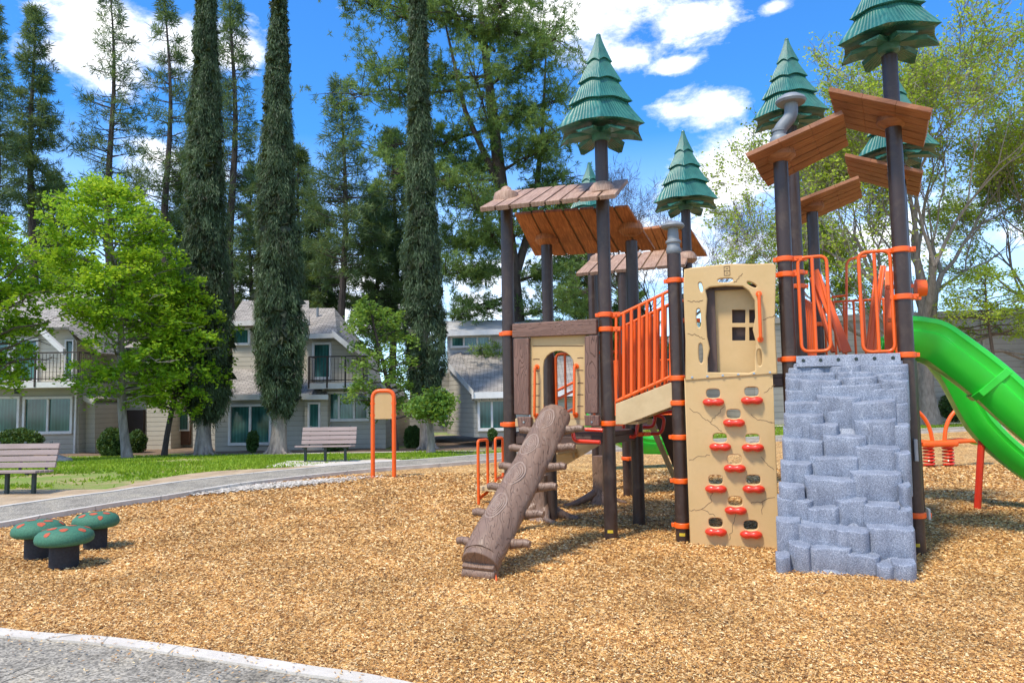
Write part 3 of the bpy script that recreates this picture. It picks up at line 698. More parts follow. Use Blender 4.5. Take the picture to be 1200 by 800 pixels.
# four tower canopies, planks along their length
roof([W(875, 181, 7.72), W(987, 131, 7.38), W(994, 169, 8.22), W(900, 217, 8.55)], 5, 'ab', .05, posts_=(PD,))
roof([W(971, 104, 7.32), W(1092, 129, 6.97), W(1084, 171, 7.82), W(983, 146, 8.17)], 5, 'ab', .05, posts_=(PE,))
roof([W(922, 240, 9.95), W(1007, 207, 9.62), W(1009, 231, 10.45), W(935, 264, 10.8)], 5, 'ab', .05, cap_top=(), posts_=(PL,))
roof([W(990, 181, 9.75), W(1081, 201, 9.42), W(1077, 229, 10.25), W(996, 207, 10.6)], 5, 'ab', .05, posts_=(PN,))

# chimneys ------------------------------------------------
zC = zat(787, 297, PC)
mb = MB(); mb.lathe([(.07, 0), (.085, .02), (.085, .06), (.075, .08), (.072, .12), (.088, .13), (.088, .15), (.066, .17), (.06, .27), (.058, .30), (.12, .305), (.135, .325), (.12, .35), (.07, .375), (.02, .385)], 28, (PC.x, PC.y, zC-.01))
mb.build('chimney', M['grey_plastic'], PS, smooth=True)
ch = PS
mb = MB(); zD = zat(912, 165, PD)
b0 = Vector((PD.x, PD.y, zD)); off1 = U*.135
mb.lathe([(.09, -.1), (.105, -.06), (.105, .02), (.085, .05)], 24, b0)
mb.tube(rounded([b0, b0+Z*.12, b0+off1+Z*.26, b0+off1+Z*.42], .07, 6), .072, 20)
mb.lathe([(.06, .40), (.15, .405), (.165, .43), (.15, .46), (.09, .50), (.03, .52)], 28, b0+off1)
mb.lathe([(.08, .12), (.08, .15)], 24, b0+Z*-.02)
mb.build('chimney', M['grey_plastic'], PS, smooth=True)['label'] = 'crooked grey stove pipe with mushroom cap'

# decks ------------------------------------------------
def deck(pts, z, lip=.09):
    mb = MB(); a = [Vector((p.x, p.y, z)) for p in pts]; c = sum(a, Vector())/len(a)
    a = [c+(p-c)*.985 for p in a]
    mb.hexa([p-Z*.05 for p in a], a)
    for i in range(4):
        p, q = a[i], a[(i+1) % 4]; d = (q-p).normalized(); nn = Vector((-d.y, d.x, 0))
        mb.box((p+q)/2-Z*(.05+lip/2), ((q-p).length-.14, .03, lip), Matrix.Rotation(math.atan2(d.y, d.x), 3, 'Z'))
    mb.build('deck', M['deck'], PS, bevel=.004, seg=1)
DZ1 = 1.22; DZ2 = 1.86
deck([PA, PB, PG, PF], DZ1); deck([PD, PE, PM, PK], DZ2); deck([PC, PD, PK, PC2], DZ2); deck([PK, PM, PN, PL], DZ2)
deck([PH, PP_, PP_+Vv*1.2, PH+Vv*1.2], DZ1)
deck([PI, PH, PH+Vv*.9, PI+Vv*.6], DZ1)

# climbing wall panel C - D ------------------------------------------------
nCD = (PD-PC).normalized(); nf = Vector((nCD.y, -nCD.x, 0)); P0 = PC+nf*.13
S = lambda px, py: plane_sz(px, py, P0, nCD)
cw = bpy.data.objects.new('climbing_wall', None); COL.objects.link(cw); cw.parent = PS
outl = [S(*p) for p in ((803, 600), (810, 646), (908, 650), (909, 560), (909.5, 440))]
low = [S(804, 442), S(805, 520), S(808, 560)]
L0 = S(803, 443); 
outline_low = [(.03, -.04), (1.17, -.04), (S(909, 440)[0], S(909, 441)[1]), (S(802, 443)[0], S(802, 445)[1])]
s0 = S(804, 500)[0]; s1 = S(908, 500)[0]
outline_low = [(s0, -.04), (s1, -.04), (s1, S(908, 437)[1]), (s0, S(802, 443)[1])]
def oval(cx, cy, rx, ry, n=12, rot=0, pw_=1.):
    out = []
    for k in range(n):
        a = 2*math.pi*k/n; x = math.copysign(abs(math.cos(a))**pw_, math.cos(a))*rx; y = math.copysign(abs(math.sin(a))**pw_, math.sin(a))*ry
        out.append((cx+x*math.cos(rot)-y*math.sin(rot), cy+x*math.sin(rot)+y*math.cos(rot)))
    return out
HOLDS = [(836, 468), (881, 466), (860, 492), (844, 520), (882, 521), (861, 545), (839, 569), (883, 569), (862, 594), (839, 619), (880, 622)]
holes = []; hs = []
for i, (x, y) in enumerate(HOLDS):
    s, z = S(x, y); hs.append((s, z)); holes.append(oval(s, z+.055+(.012), .073, .05, 14, 0, .6))
cut_panel('panel', outline_low, holes, .05, P0, nCD, M['tan'], cw, .009).name = 'lower_panel'
for (s, z) in hs:
    mb = MB(); o_ = Vector((P0.x, P0.y, 0))+nCD*s+Z*(z-.028)+nf*.03
    prof = [(-.095, 0, .026), (-.085, .012, .036), (-.05, .03, .044), (-.02, .036, .036), (.0, .038, .030), (.02, .036, .036), (.05, .03, .044), (.085, .012, .036), (.095, 0, .026)]
    mb.tube([o_+nCD*a+nf*b_ for a, b_, c_ in prof], [c_ for a, b_, c_ in prof], 12)
    mb.tube([o_+nCD*-.045+nf*.05+Z*.0, o_+nCD*-.045+nf*.078], .011, 8); mb.tube([o_+nCD*.045+nf*.05, o_+nCD*.045+nf*.078], .011, 8)
    h = mb.build('climbing_hold', M['red'], cw, smooth=True)
# upper door panel
N_ = lambda pts: [S(*p) for p in pts]
zt = S(804, 445)[1]
up_out = N_([(803, 446), (803.5, 400), (801, 340), (802, 316), (812, 314), (840, 311), (858, 309.5), (880, 310), (905, 309), (909, 311), (908, 380), (911, 438)])
door = N_([(829, 436), (829.5, 420), (832, 408), (829, 395), (827.5, 372), (829, 350), (827, 340), (832, 337), (850, 335.5), (870, 336), (877, 341), (884, 352), (885, 372), (882, 386), (886, 402), (884, 420), (885, 434), (878, 437)])
slots = []
for (x, y, rx, ry, rot) in ((821.5, 337, .018, .055, .2), (819, 373, .024, .105, .0), (821.5, 414, .024, .11, .0), (850, 329, .08, .022, 0), (881, 334, .055, .018, -.55), (890, 419, .024, .09, 0)):
    s, z = S(x, y); slots.append(oval(s, z, rx, ry, 16, rot, .75))
up = cut_panel('panel', up_out, [door]+slots, .055, P0+nf*.012, nCD, M['tan'], cw, .012); up.name = 'upper_panel'
mb = MB()
for (x0, y0, x1, y1) in ((804, 440, 910, 435),):
    pass
a = S(806, 443); b = S(909, 437)
for k in range(6):
    s = lerp(a[0]+.05, b[0]-.06, k/5); z = lerp(a[1], b[1], k/5)+.005; o_ = Vector((P0.x, P0.y, z))+nCD*s+nf*.04
    mb.lathe([(0.001, 0), (.014, 0), (.013, .006), (.001, .008)], 10)
    for i in range(40): mb.v[-1-i] = tuple(o_+nCD*mb.v[-1-i][0]+Z*mb.v[-1-i][1]+nf*mb.v[-1-i][2]*1.5)
mb.build('bolt', M['bolt'], cw, smooth=True)
mb = MB()                                           # moulded cracks and seam
def crack(pts, r=.0032, jit=.012, base=P0, h=nCD, nn=nf, off=.0245, SS=None):
    mb = MB()
    SS = SS or S; out = []; rd = random.Random(int(pts[0][0]*13))
    for i in range(len(pts)-1):
        a, b = pts[i], pts[i+1]
        for k in range(5):
            t = k/5; s, z = SS(lerp(a[0], b[0], t), lerp(a[1], b[1], t)); j = jit if k else 0
            out.append(Vector((base.x, base.y, 0))+h*(s+rd.uniform(-j, j))+Z*(z+rd.uniform(-j, j))+nn*off)
    s, z = SS(*pts[-1]); out.append(Vector((base.x, base.y, 0))+h*s+Z*z+nn*off)
    mb.tube(out, r, 5); mb.build('moulded_crack', M['groove'], cw)
for c_ in ([(808, 478), (822, 487), (832, 494), (841, 486), (849, 476)], [(832, 494), (846, 505)], [(880, 485), (888, 492), (900, 494), (907, 495)], [(808, 539), (820, 534), (832, 533)],
           [(892, 535), (899, 543), (907, 550)], [(835, 576), (833, 588), (822, 596), (808, 597)], [(822, 596), (838, 604)], [(880, 589), (893, 587), (908, 582)], [(893, 587), (893, 602)],
           [(862, 600), (858, 615), (855, 632)], [(895, 460), (905, 453), (908, 451)]): crack(c_)
for c_ in ([(806, 353), (815, 354), (824, 352)], [(806, 391), (816, 393), (826, 397)], [(860, 332), (866, 327), (870, 321)], [(894, 375), (903, 372), (908, 369)]): crack(c_, off=.040)
g = S(852, 318); 
for (ax, az, bx, bz) in ((-.03, .05, .03, .05), (-.03, 0, .03, 0), (-.03, -.05, .03, -.05), (-.03, .05, -.03, -.05), (.03, .05, .03, -.05), (-.012, .025, .012, .025), (-.012, -.025, .012, -.025)):
    mb.tube([Vector((P0.x, P0.y, g[1]+az))+nCD*(g[0]+ax)+nf*.040, Vector((P0.x, P0.y, g[1]+bz))+nCD*(g[0]+bx)+nf*.040], .004, 5)
mb.build('moulded_emblem', M['groove'], cw)
mb = MB()                                           # orange grab bar
def onp(px, py, off): s, z = S(px, py); return Vector((P0.x, P0.y, z))+nCD*s+nf*off
mb.tube(rounded([onp(889, 345, .02), onp(889, 345, .12), onp(891, 398, .12), onp(891, 398, .02)], .03), .018, 12)
for y in (345, 398): p = onp(889 if y == 345 else 891, y, .04); mb.tube([p, p+nf*.02], .032, 12)
mb.build('grab_bar', M['orange'], cw, smooth=True)
# inner panel with four-pane window and brown frame behind the door
P1 = P0-nf*.13; S1 = lambda px, py: plane_sz(px, py, P1, nCD)
fr = [S1(*p) for p in ((835, 446), (836, 336), (905, 332), (905, 446))]
wh = []
for (x0, x1) in ((858, 873.5), (878, 893)):
    for (y0, y1) in ((363, 378.5), (383.5, 399)):
        wh.append([S1(x0, y1), S1(x0, y0), S1(x1, y0), S1(x1, y1)])
cut_panel('inner_panel', fr, wh, .03, P1, nCD, M['tan'], cw, .004)
mb = MB(); 
for (p, r_) in (((831, 440), 0),):
    s, z = S1(838, 440); s2, z2 = S1(838, 330); h_ = z2-z
    mb.box(Vector((P1.x, P1.y, (z+z2)/2))+nCD*(s-.02)+nf*.05, (.10, .04, h_), Matrix.Rotation(math.atan2(nCD.y, nCD.x), 3, 'Z'))
    s3 = S1(905, 338)
    mb.box(Vector((P1.x, P1.y, s3[1]+.03))+nCD*((s+s3[0])/2)+nf*.05, (s3[0]-s, .04, .05), Matrix.Rotation(math.atan2(nCD.y, nCD.x), 3, 'Z'))
mb.build('inner_frame', M['deck'], cw, bevel=.004)
mb = MB(); q_ = [S1(852, 402), S1(898, 402), S1(898, 358), S1(852, 358)]; P2 = P1-nf*.10; mb.hexa([Vector((P2.x, P2.y, z))+nCD*(s) for s, z in q_], [Vector((P2.x, P2.y, z))+nCD*(s)+nf*.02 for s, z in q_]); mb.build('inner_post_board', M['deck'], cw)
for k, (px, py) in enumerate(((853, 360), (853, 381), (853, 402), (866, 349), (866, 410), (880, 410))):
    pass

# rock climber D - E ------------------------------------------------
Hr = zat(1060, 418, PE)-.02
hu = (PE-PD).normalized(); hv = Vector((hu.y, -hu.x, 0)); wR = (PE-PD).length
topL, topR = PR+.0, wR-PR; drop = 1.22
mb = MB(); rd = random.Random(21)
def RP(s, f, z): return Vector((PD.x, PD.y, 0))+hu*s+hv*f+Z*z
def front(z): return .10+drop*(1-(z/Hr))**1.0
def widths(z):
    k = 1-z/Hr; return topL-.06*k-.02, topR+.10*k
NR = 15
def block(a, b, zt_, zb_, fr_, rd):
    w_ = b-a; n_ = 1 if w_ < .24 else 2
    fp = [(a, fr_-.05-rd.uniform(0, .02))]
    xs_ = sorted([a+w_*(i+.5)/n_+rd.uniform(-.1, .1)*w_/n_ for i in range(n_)])
    for i, x in enumerate(xs_):
        fp += [(x-w_*.30/n_, fr_-.014), (x-w_*.12/n_, fr_+rd.uniform(-.002, .006)), (x+w_*.13/n_, fr_+rd.uniform(-.002, .006)), (x+w_*.31/n_, fr_-.014)]
        if i < n_-1: fp.append(((x+xs_[i+1])/2, fr_-rd.uniform(.012, .022)))
    fp.append((b, fr_-.05-rd.uniform(0, .02))); bk = fr_-.17; nf_ = len(fp); ring = fp+[(b, bk), (a, bk)]
    tl = rd.uniform(-.012, .012)
    def lay(z, df, sl=0, up_=0): return [RP(s, f+(df if i < nf_ else 0), z+sl*((s-a)/w_-.5)*2+(up_*(fr_-f+.01))) for i, (s, f) in enumerate(ring)]
    zt_ -= .03; zb_ -= .02
    L_ = [lay(zt_+.012, -.002, tl, .16), lay(zt_-.010, .005, tl, .16), lay(lerp(zt_, zb_, .5), -.004), lay(zb_, -.022)]
    base = len(mb.v); k_ = len(ring)
    for l in L_: mb.v += [tuple(p) for p in l]
    mb.f.append(tuple(base+i for i in range(k_))); mb.f.append(tuple(base+3*k_+i for i in reversed(range(k_))))
    for j in range(3):
        for i in range(k_):
            i2 = (i+1) % k_; mb.f.append((base+j*k_+i, base+j*k_+i2, base+(j+1)*k_+i2, base+(j+1)*k_+i))
BLK = [(440,677,-60),(677,861,-60),(431,590,-34),(590,714,-40),(707,877,-42),(431,620,-12),(610,760,-18),(750,877,-14),(430,540,8),(480,635,14),(635,765,2),(765,878,12),(550,790,30),(430,560,50),(725,880,42),(545,705,72),(428,590,92),(665,830,90),(805,880,98),(558,750,122),(424,570,138),(680,835,158),(715,884,175),(422,502,182),(515,625,172),
       (565,725,215),(418,572,228),(675,848,255),(825,886,275),(518,702,292),(412,528,312),(665,853,348),(500,690,370),(406,502,393),(840,888,393),(400,533,444),(612,730,446),(705,850,463),(505,632,475),(818,893,480),
       (396,487,518),(475,637,540),(725,900,545),(605,735,552),(442,525,605),(505,675,618),(645,778,645),(394,450,645),(815,903,670),(760,830,680)]
def wall_sz(px, py):                                  # where a ray meets the sloping face
    d = ray(px, py); o = Vector((0, 0, EYE)); A0 = RP(0, front(Hr), Hr); n = hu.cross(RP(0, front(0), 0)-A0); q = o+d*((A0-o).dot(n)/d.dot(n)); return ((q-PD).dot(hu), q.z)
for (x0, x1, y) in BLK:
    s0_, z_ = wall_sz(780+x0/3.076, 440+y/3.076); s1_, z2_ = wall_sz(780+x1/3.076, 440+y/3.076); zt_ = min((z_+z2_)/2, Hr-.015)
    block(s0_+.003, s1_-.003, zt_, max(-.05, zt_-.40), front(zt_)+.02+rd.uniform(-.055, .05), rd)
# backing shell
bl_, br_ = wall_sz(912, 672)[0]+.02, wall_sz(1071, 680)[0]-.03
mb.hexa([RP(bl_, -.02, -.05), RP(br_, -.02, -.05), RP(br_, front(0)-.12, -.05), RP(bl_, front(0)-.12, -.05)],
        [RP(topL, -.02, Hr-.12), RP(topR, -.02, Hr-.12), RP(topR, .0, Hr-.12), RP(topL, .0, Hr-.12)])
rk = mb.build('rock_climber', M['rock'], PS, bevel=.007, seg=2, smooth=True, angle=38)
mb = MB(); mb.hexa([RP(topL-.01, .06, Hr-.06), RP(topR+.01, .06, Hr-.06), RP(topR+.01, .12, Hr-.06), RP(topL-.01, .12, Hr-.06)], [RP(topL-.01, .04, Hr+.06), RP(topR+.01, .04, Hr+.06), RP(topR+.01, .085, Hr+.06), RP(topL-.01, .085, Hr+.06)])
mb.build('top_flange', M['rock'], rk, bevel=.006)
mb = MB()
for k in range(6):
    p = RP(lerp(topL+.06, topR-.06, k/5), .10, Hr+.01); mb.tube([p-hv*.01, p+hv*.01], .018, 12)
mb.build('bolt', M['dark_metal'], rk)
mb = MB(); mb.box(RP(topR+.12, .5, .48), (.02, .12, .10), Matrix.Rotation(math.atan2(hu.y, hu.x), 3, 'Z')); mb.box(RP(topR+.10, .1, 1.05), (.035, .05, .22), Matrix.Rotation(math.atan2(hu.y, hu.x), 3, 'Z')); mb.build('side_bracket', M['grey_plastic'], rk, bevel=.005)

# orange rails on top of the tower ------------------------------------------------
def rail(name, paths, r=.016, mat='orange', parent=PS, label=None):
    mb = MB()
    for p in paths:
        rr = r
        if isinstance(p, tuple): p, rr = p
        mb.tube(p, rr, 10)
    o = mb.build(name, M[mat], parent, smooth=True)
    if label: o['label'] = label
    return o
def loop(P, h, s0_, s1_, z0, z1, rad=.07):
    c_ = [Vector((P.x, P.y, z0))+h*s0_, Vector((P.x, P.y, z1))+h*s0_, Vector((P.x, P.y, z1))+h*s1_, Vector((P.x, P.y, z0))+h*s1_]
    q_ = roundedc(c_, rad, 5); return q_+[q_[0]]
zb = zat(945, 410, PD); zt_ = zat(945, 303, PD)
def bar(P, h, s, z0, z1): return [Vector((P.x, P.y, z0))+h*s, Vector((P.x, P.y, z1))+h*s]
rail('grab_rail', [(loop(PD, hu, .13, .42, zb-.02, zt_+.0, .08), .018), (bar(PD, hu, .275, zb-.02, zt_), .018), [PD+Z*zt_, PD+hu*.18+Z*zt_]])
zb2 = zat(1040, 409, PE); zt2 = zat(1030, 295, PE)
rail('grab_rail', [(loop(PE, -hu, .10, .40, zb2-.02, zt2+.02, .08), .018), (bar(PE, -hu, .25, zb2-.02, zt2), .018), [PE+Z*(zt2+.02), PE-hu*.2+Z*(zt2+.02)]])
# far loop and railings round the back of the tower
hkl = (PL-PK).normalized()
rail('guard_rail', [(loop(PL, (PN-PL).normalized(), .1, 1.1, DZ2+.1, DZ2+1.05, .1), .016)]+[bar(PL, (PN-PL).normalized(), .1+.125*k, DZ2+.1, DZ2+1.05) for k in range(1, 8)])
rail('guard_rail', [(loop(PK, hkl, .1, 1.1, DZ2+.1, DZ2+1.0, .1), .016)]+[bar(PK, hkl, .1+.14*k, DZ2+.1, DZ2+1.0) for k in range(1, 7)])
# two orange slanting ladder sides seen between the loops
def slab(name, pts, r, w_, mat='orange'):
    mb = MB()
    for a, b, ww in pts:
        d = (b-a).normalized(); s = d.cross(Vv).normalized(); n = d.cross(s)
        mb.hexa([a-s*ww/2-n*.015, a+s*ww/2-n*.015, a+s*ww/2+n*.015, a-s*ww/2+n*.015], [b-s*ww/2-n*.015, b+s*ww/2-n*.015, b+s*ww/2+n*.015, b-s*ww/2+n*.015])
    return mb.build(name, M[mat], PS, bevel=.006)
slab('slanted_hood', [(W(954, 317, 9.35), W(993, 413, 9.0), .11), (W(951, 325, 9.5), W(977, 413, 9.1), .05)], 0, 0)
slab('slanted_hood', [(W(1035, 312, 9.1), W(1018, 413, 8.7), .07), (W(1042, 318, 9.3), W(1042, 413, 8.8), .10)], 0, 0)
for lr_ in ([W(951, 330, 9.3), W(975, 412, 8.9)], [W(961, 322, 9.2), W(985, 412, 8.9)], [W(1026, 318, 9.0), W(1016, 410, 8.7)], [W(1036, 312, 9.0), W(1024, 410, 8.7)]): rail('ladder_rail', [lr_], .017)
rail('ladder_rail', [rounded([W(992, 412, 9.8), W(992, 304, 9.8), W(1015, 300, 9.8)], .1), [W(975, 348, 9.8), W(992, 346, 9.8)]], .017)
# round grey-orange knob plate on the right of post E
mb = MB(); p = W(1073, 338, 7.75); mb.tube([p, p+U*.1], [.10, .085], 18); mb.build('crawl_ring', M['orange'], PS, smooth=True)

# slides ------------------------------------------------
def chute(name, ctrl, side0, hw, hh, label, rim=.03, seg=14, lead=None):
    P = []
    n = len(ctrl)
    for i in range(n-1):
        a = ctrl[max(i-1, 0)]; b = ctrl[i]; c = ctrl[i+1]; d = ctrl[min(i+2, n-1)]
        for k in range(seg):
            s = k/seg; P.append(.5*((2*b)+(c-a)*s+(2*a-5*b+4*c-d)*s*s+(3*b-a-3*c+d)*s**3))
    P.append(ctrl[-1]); fr_ = []
    for i, p in enumerate(P):
        tg = (P[min(i+1, len(P)-1)]-P[max(i-1, 0)]).normalized(); hz = Vector((tg.x, tg.y, 0)).normalized(); sd_ = Vector((-hz.y, hz.x, 0)); upv = sd_.cross(tg)*-1
        if upv.z < 0: upv = -upv
        fr_.append((p, sd_, upv))
    out_ = [(-hw, hh), (-hw-.02, hh+.02), (-hw-rim*1.3, hh+.012), (-hw-rim*1.5, hh-.035), (-hw-.028, hh-.06), (-hw-.02, hh*.62), (-hw-.034, hh*.58), (-hw-.03, hh*.48), (-hw+.0, hh*.2), (-hw*.86, .0), (-hw*.6, -.07), (0, -.085)]
    outp = out_+[(-x, y) for x, y in reversed(out_[:-1])]
    inn = [(hw-.005, hh-.0), (hw-.01, hh*.5), (hw*.86, .10), (hw*.6, .0), (0, -.025), (-hw*.6, .0), (-hw*.86, .10), (-hw+.01, hh*.5)]
    mb = MB(); mb.sweep(fr_, outp+inn)
    o = mb.build(name, M['green_slide'], PS, smooth=True, angle=35); o['label'] = label; return o, fr_
def C3(px, py, Y): return W(px, py, Y)
near = [PE+Vv*.62+U*.05+Z*1.98, C3(1078, 418, 8.02)+Vv*.0, C3(1102, 428, 7.98), C3(1150, 463, 7.85), C3(1199, 506, 7.7), C3(1262, 556, 7.5), C3(1345, 606, 7.25), C3(1420, 622, 7.05)]
near = [p+Vv*.34+Z*.08 for p in near[1:]]; near.insert(0, near[0]-U*.12+Z*.015)
chn, frn = chute('slide', near, None, .27, .35, 'wide green slide chute nearer the rock climber')
mb = MB(); o_, s_, u_ = frn[46]
for i in (44,):
    o_, s_, u_ = frn[i]; mb.sweep([(frn[i-1][0], frn[i-1][1], frn[i-1][2]), (frn[i+1][0], frn[i+1][1], frn[i+1][2])], [(-.305, .36), (-.318, .34), (-.312, .2), (-.28, -.02), (-.18, -.095), (0, -.105), (.18, -.095), (.28, -.02), (.312, .2), (.318, .34), (.305, .36), (.278, .345), (.275, .2), (.24, .03), (.165, -.03), (0, -.055), (-.165, -.03), (-.24, .03), (-.275, .2), (-.278, .345)])
mb.build('joint_band', M['green_slide'], chn, bevel=.006)
farp = [PN+U*.05-Vv*.35+Z*1.98, C3(1090, 424, 10.1), C3(1112, 446, 10.05), C3(1148, 508, 9.95), C3(1200, 556, 9.8), C3(1258, 588, 9.6), C3(1330, 600, 9.35)]
farp = [p+Vv*.26+Z*.06 for p in farp[1:]]; farp.insert(0, farp[0]-U*.6+Z*.12)
chf, frf = chute('slide', farp, None, .24, .22, 'narrow green slide chute dropping behind the wide one')
mb = MB(); p1 = C3(1151, 512, 10.1); p2 = C3(1144, 592, 10.2); p2.z = -.1; mb.tube([p2, Vector((p1.x, p1.y, p1.z+.05))], .045, 16); mb.build('support_leg', M['red'], chf, smooth=True)
mb = MB(); p1 = near[5]-Z*.1; mb.tube([Vector((p1.x, p1.y, -.1)), p1], .045, 16); mb.build('support_leg', M['red'], chn, smooth=True)
# low green slide at the back of the structure
lows = [C3(690, 500, 16.2), C3(715, 512, 16.4), C3(745, 526, 16.6), C3(775, 528, 16.8), C3(800, 532, 17)]
chb, _ = chute('slide', lows, None, .30, .30, 'low green slide end seen under the structure')
# rails of the far deck
hHP = (PP_-PH).normalized()
rail('guard_rail', [(loop(PH, hHP, .1, (PP_-PH).length-.1, DZ1+.1, DZ1+1.0, .1), .018)]+[bar(PH, hHP, .1+.12*k, DZ1+.1, DZ1+1.0) for k in range(1, 8)])
rail('guard_rail', [(loop(PI, (PH-PI).normalized(), .08, .7, DZ1+.1, DZ1+1.0, .1), .018)]+[bar(PI, (PH-PI).normalized(), .08+.12*k, DZ1+.1, DZ1+1.0) for k in range(1, 5)])

# stair bridge B - C with railings ------------------------------------------------
hBC = (PC-PB).normalized(); nBC = Vector((hBC.y, -hBC.x, 0)); LBC = (PC-PB).length
SB = lambda px, py, P=PB: plane_sz(px, py, P, hBC)
def onB(px, py, P=PB, off=0): s, z = SB(px, py, P); return Vector((P.x, P.y, z))+hBC*s+nBC*off
def stairside(P, off, mat, label=None):
    a = onB(722, 473); b = onB(789, 447); c = onB(789, 476); d = onB(733, 497); e = onB(722, 497)
    sh = (P-PB)
    q_ = [p+sh+nBC*off for p in (a, b, c, d, e)]
    mb = MB(); n = 5; w_ = nBC*.035
    mb.v += [tuple(p-w_) for p in q_]+[tuple(p+w_) for p in q_]
    mb.f += [tuple(range(n)), tuple(range(2*n-1, n-1, -1))]+[(i, (i+1) % n, n+(i+1) % n, n+i) for i in range(n)]
    return mb.build('stair_stringer', M['step_tan'], PS, bevel=.006)
def stairrail(sh, off):
    o = sh+nBC*off; a = onB(722, 371)+o; b = onB(786, 340)+o; c = onB(786, 441)+o; d = onB(722, 470)+o
    a2 = onB(722, 392)+o
    paths = [([a, b], .019), ([d, c], .019), ([a, d], .017), ([b, c], .017)]
    for k in range(1, 7):
        t_ = k/7; paths.append(([d.lerp(c, t_), a.lerp(b, t_)], .020))
    paths.append(([b, b+hBC*.1-Z*0.02], .02)); paths.append(([a, a-hBC*.08], .02))
    rail('stair_rail', paths)
stairside(PB, .0, None); stairside(PB+Vv*.95, 0, None)
stairrail(Vector((0, 0, 0)), .0); stairrail(Vv*.20-hBC*.0-Z*.12, 0); stairrail(Vv*.95, 0)
for k in range(4):
    s = lerp(.14, LBC-.1, (k+.5)/4); z = lerp(DZ1, DZ2, (k+1)/5)
    mb = MB(); mb.box(Vector((PB.x, PB.y, z-.02))+hBC*s+Vv*.48, (.24, .85, .035), Matrix.Rotation(math.atan2(hBC.y, hBC.x), 3, 'Z'))
    mb.build('stair_tread', M['step_tan'], PS, bevel=.004)

# front panel A - B ------------------------------------------------
hAB = (PB-PA).normalized(); nAB = Vector((hAB.y, -hAB.x, 0)); PAf = PA+nAB*.04
SA = lambda px, py: plane_sz(px, py, PAf, hAB)
def onA(px, py, off=0): s, z = SA(px, py); return Vector((PAf.x, PAf.y, z))+hAB*s+nAB*off
fp = bpy.data.objects.new('entry_panel', None); COL.objects.link(fp); fp.parent = PS
o_l = [SA(*p) for p in ((622, 492), (622, 392), (687, 391), (687, 492))]
arch = []
for (x, y) in ((637, 492), (637, 430)): arch.append(SA(x, y))
for k in range(1, 9):
    a = math.pi-k*math.pi/9; arch.append(SA(655+18*math.cos(a), 428-17*math.sin(a)))
for (x, y) in ((673, 430), (673, 492)): arch.append(SA(x, y))
arch[0] = (arch[0][0], SA(637, 484)[1]); arch[-1] = (arch[-1][0], SA(673, 484)[1])
cut_panel('tan_board', o_l, [arch], .03, PAf, hAB, M['tan'], fp, .006)
def board(name, pts, th, off, mat):
    q_ = [onA(*p) for p in pts]; mb = MB(); mb.hexa([p+nAB*(off-th/2) for p in q_], [p+nAB*(off+th/2) for p in q_]); return mb.build(name, M[mat], fp, bevel=.012, seg=3)
board('log_beam', [(603, 396), (603, 380), (701, 374), (701, 392)], .09, .035, 'wood_panel_h')
board('log_upright', [(605, 485), (604, 397), (622, 396), (622, 486)], .08, .03, 'wood_panel')
board('log_upright', [(687, 484), (687, 394), (702, 393), (702, 484)], .08, .03, 'wood_panel')
board('foot_block', [(610, 500), (609, 488), (625, 488), (625, 500)], .07, .05, 'wood_panel')
board('foot_block', [(688, 499), (687, 486), (704, 486), (704, 499)], .07, .05, 'wood_panel')
board('sill', [(604, 500), (604, 490), (704, 489), (704, 499)], .05, -.01, 'step_tan')
mb = MB()
for (x0, x1, y) in ((625, 684, 405.5), (625, 633, 421), (677, 684, 419.5), (625, 633, 435), (677, 684, 434), (625, 633, 450), (677, 684, 449), (625, 633, 463.5), (677, 684, 462.5), (625, 633, 476.5), (677, 684, 476)):
    mb.tube([onA(x0, y, .0145), onA((x0+x1)/2, y-.5, .0145), onA(x1, y-.2, .0145)], .006, 5)
mb.build('board_grooves', M['groove'], fp)
for (x, y0, y1) in ((630, 430, 487), (676, 429, 486)):
    mb = MB(); mb.tube(rounded([onA(x, y0, .01), onA(x, y0, .09), onA(x-.5, y1, .09), onA(x-.5, y1, .01)], .03), .016, 10); mb.tube([onA(x, y0, .012), onA(x, y0, .03)], .032, 12); mb.tube([onA(x-.5, y1, .012), onA(x-.5, y1, .03)], .032, 12)
    mb.build('grab_bar', M['orange'], fp, smooth=True)
mb = MB()
for (x, y) in ((617, 494), (696, 494)): mb.tube([onA(x, y, .08), onA(x, y, .092)], .012, 10)
mb.build('bolt', M['bolt'], fp)
# rail posts behind the arch
hBG = (PG-PB).normalized()
rail('guard_rail', [(loop(PF, (PG-PF).normalized(), .1, 1.0, DZ1+.08, DZ1+1.0, .08), .02)]+[(bar(PF, (PG-PF).normalized(), .1+.13*k, DZ1+.08, DZ1+1.0), .017) for k in range(1, 7)])
rail('ramp_rail', [W(640, y, 12.2) for y in ()] or [[W(636, y0, 11.2), W(674, y0-19, 12.0)] for y0 in (466, 476, 497)], .022)
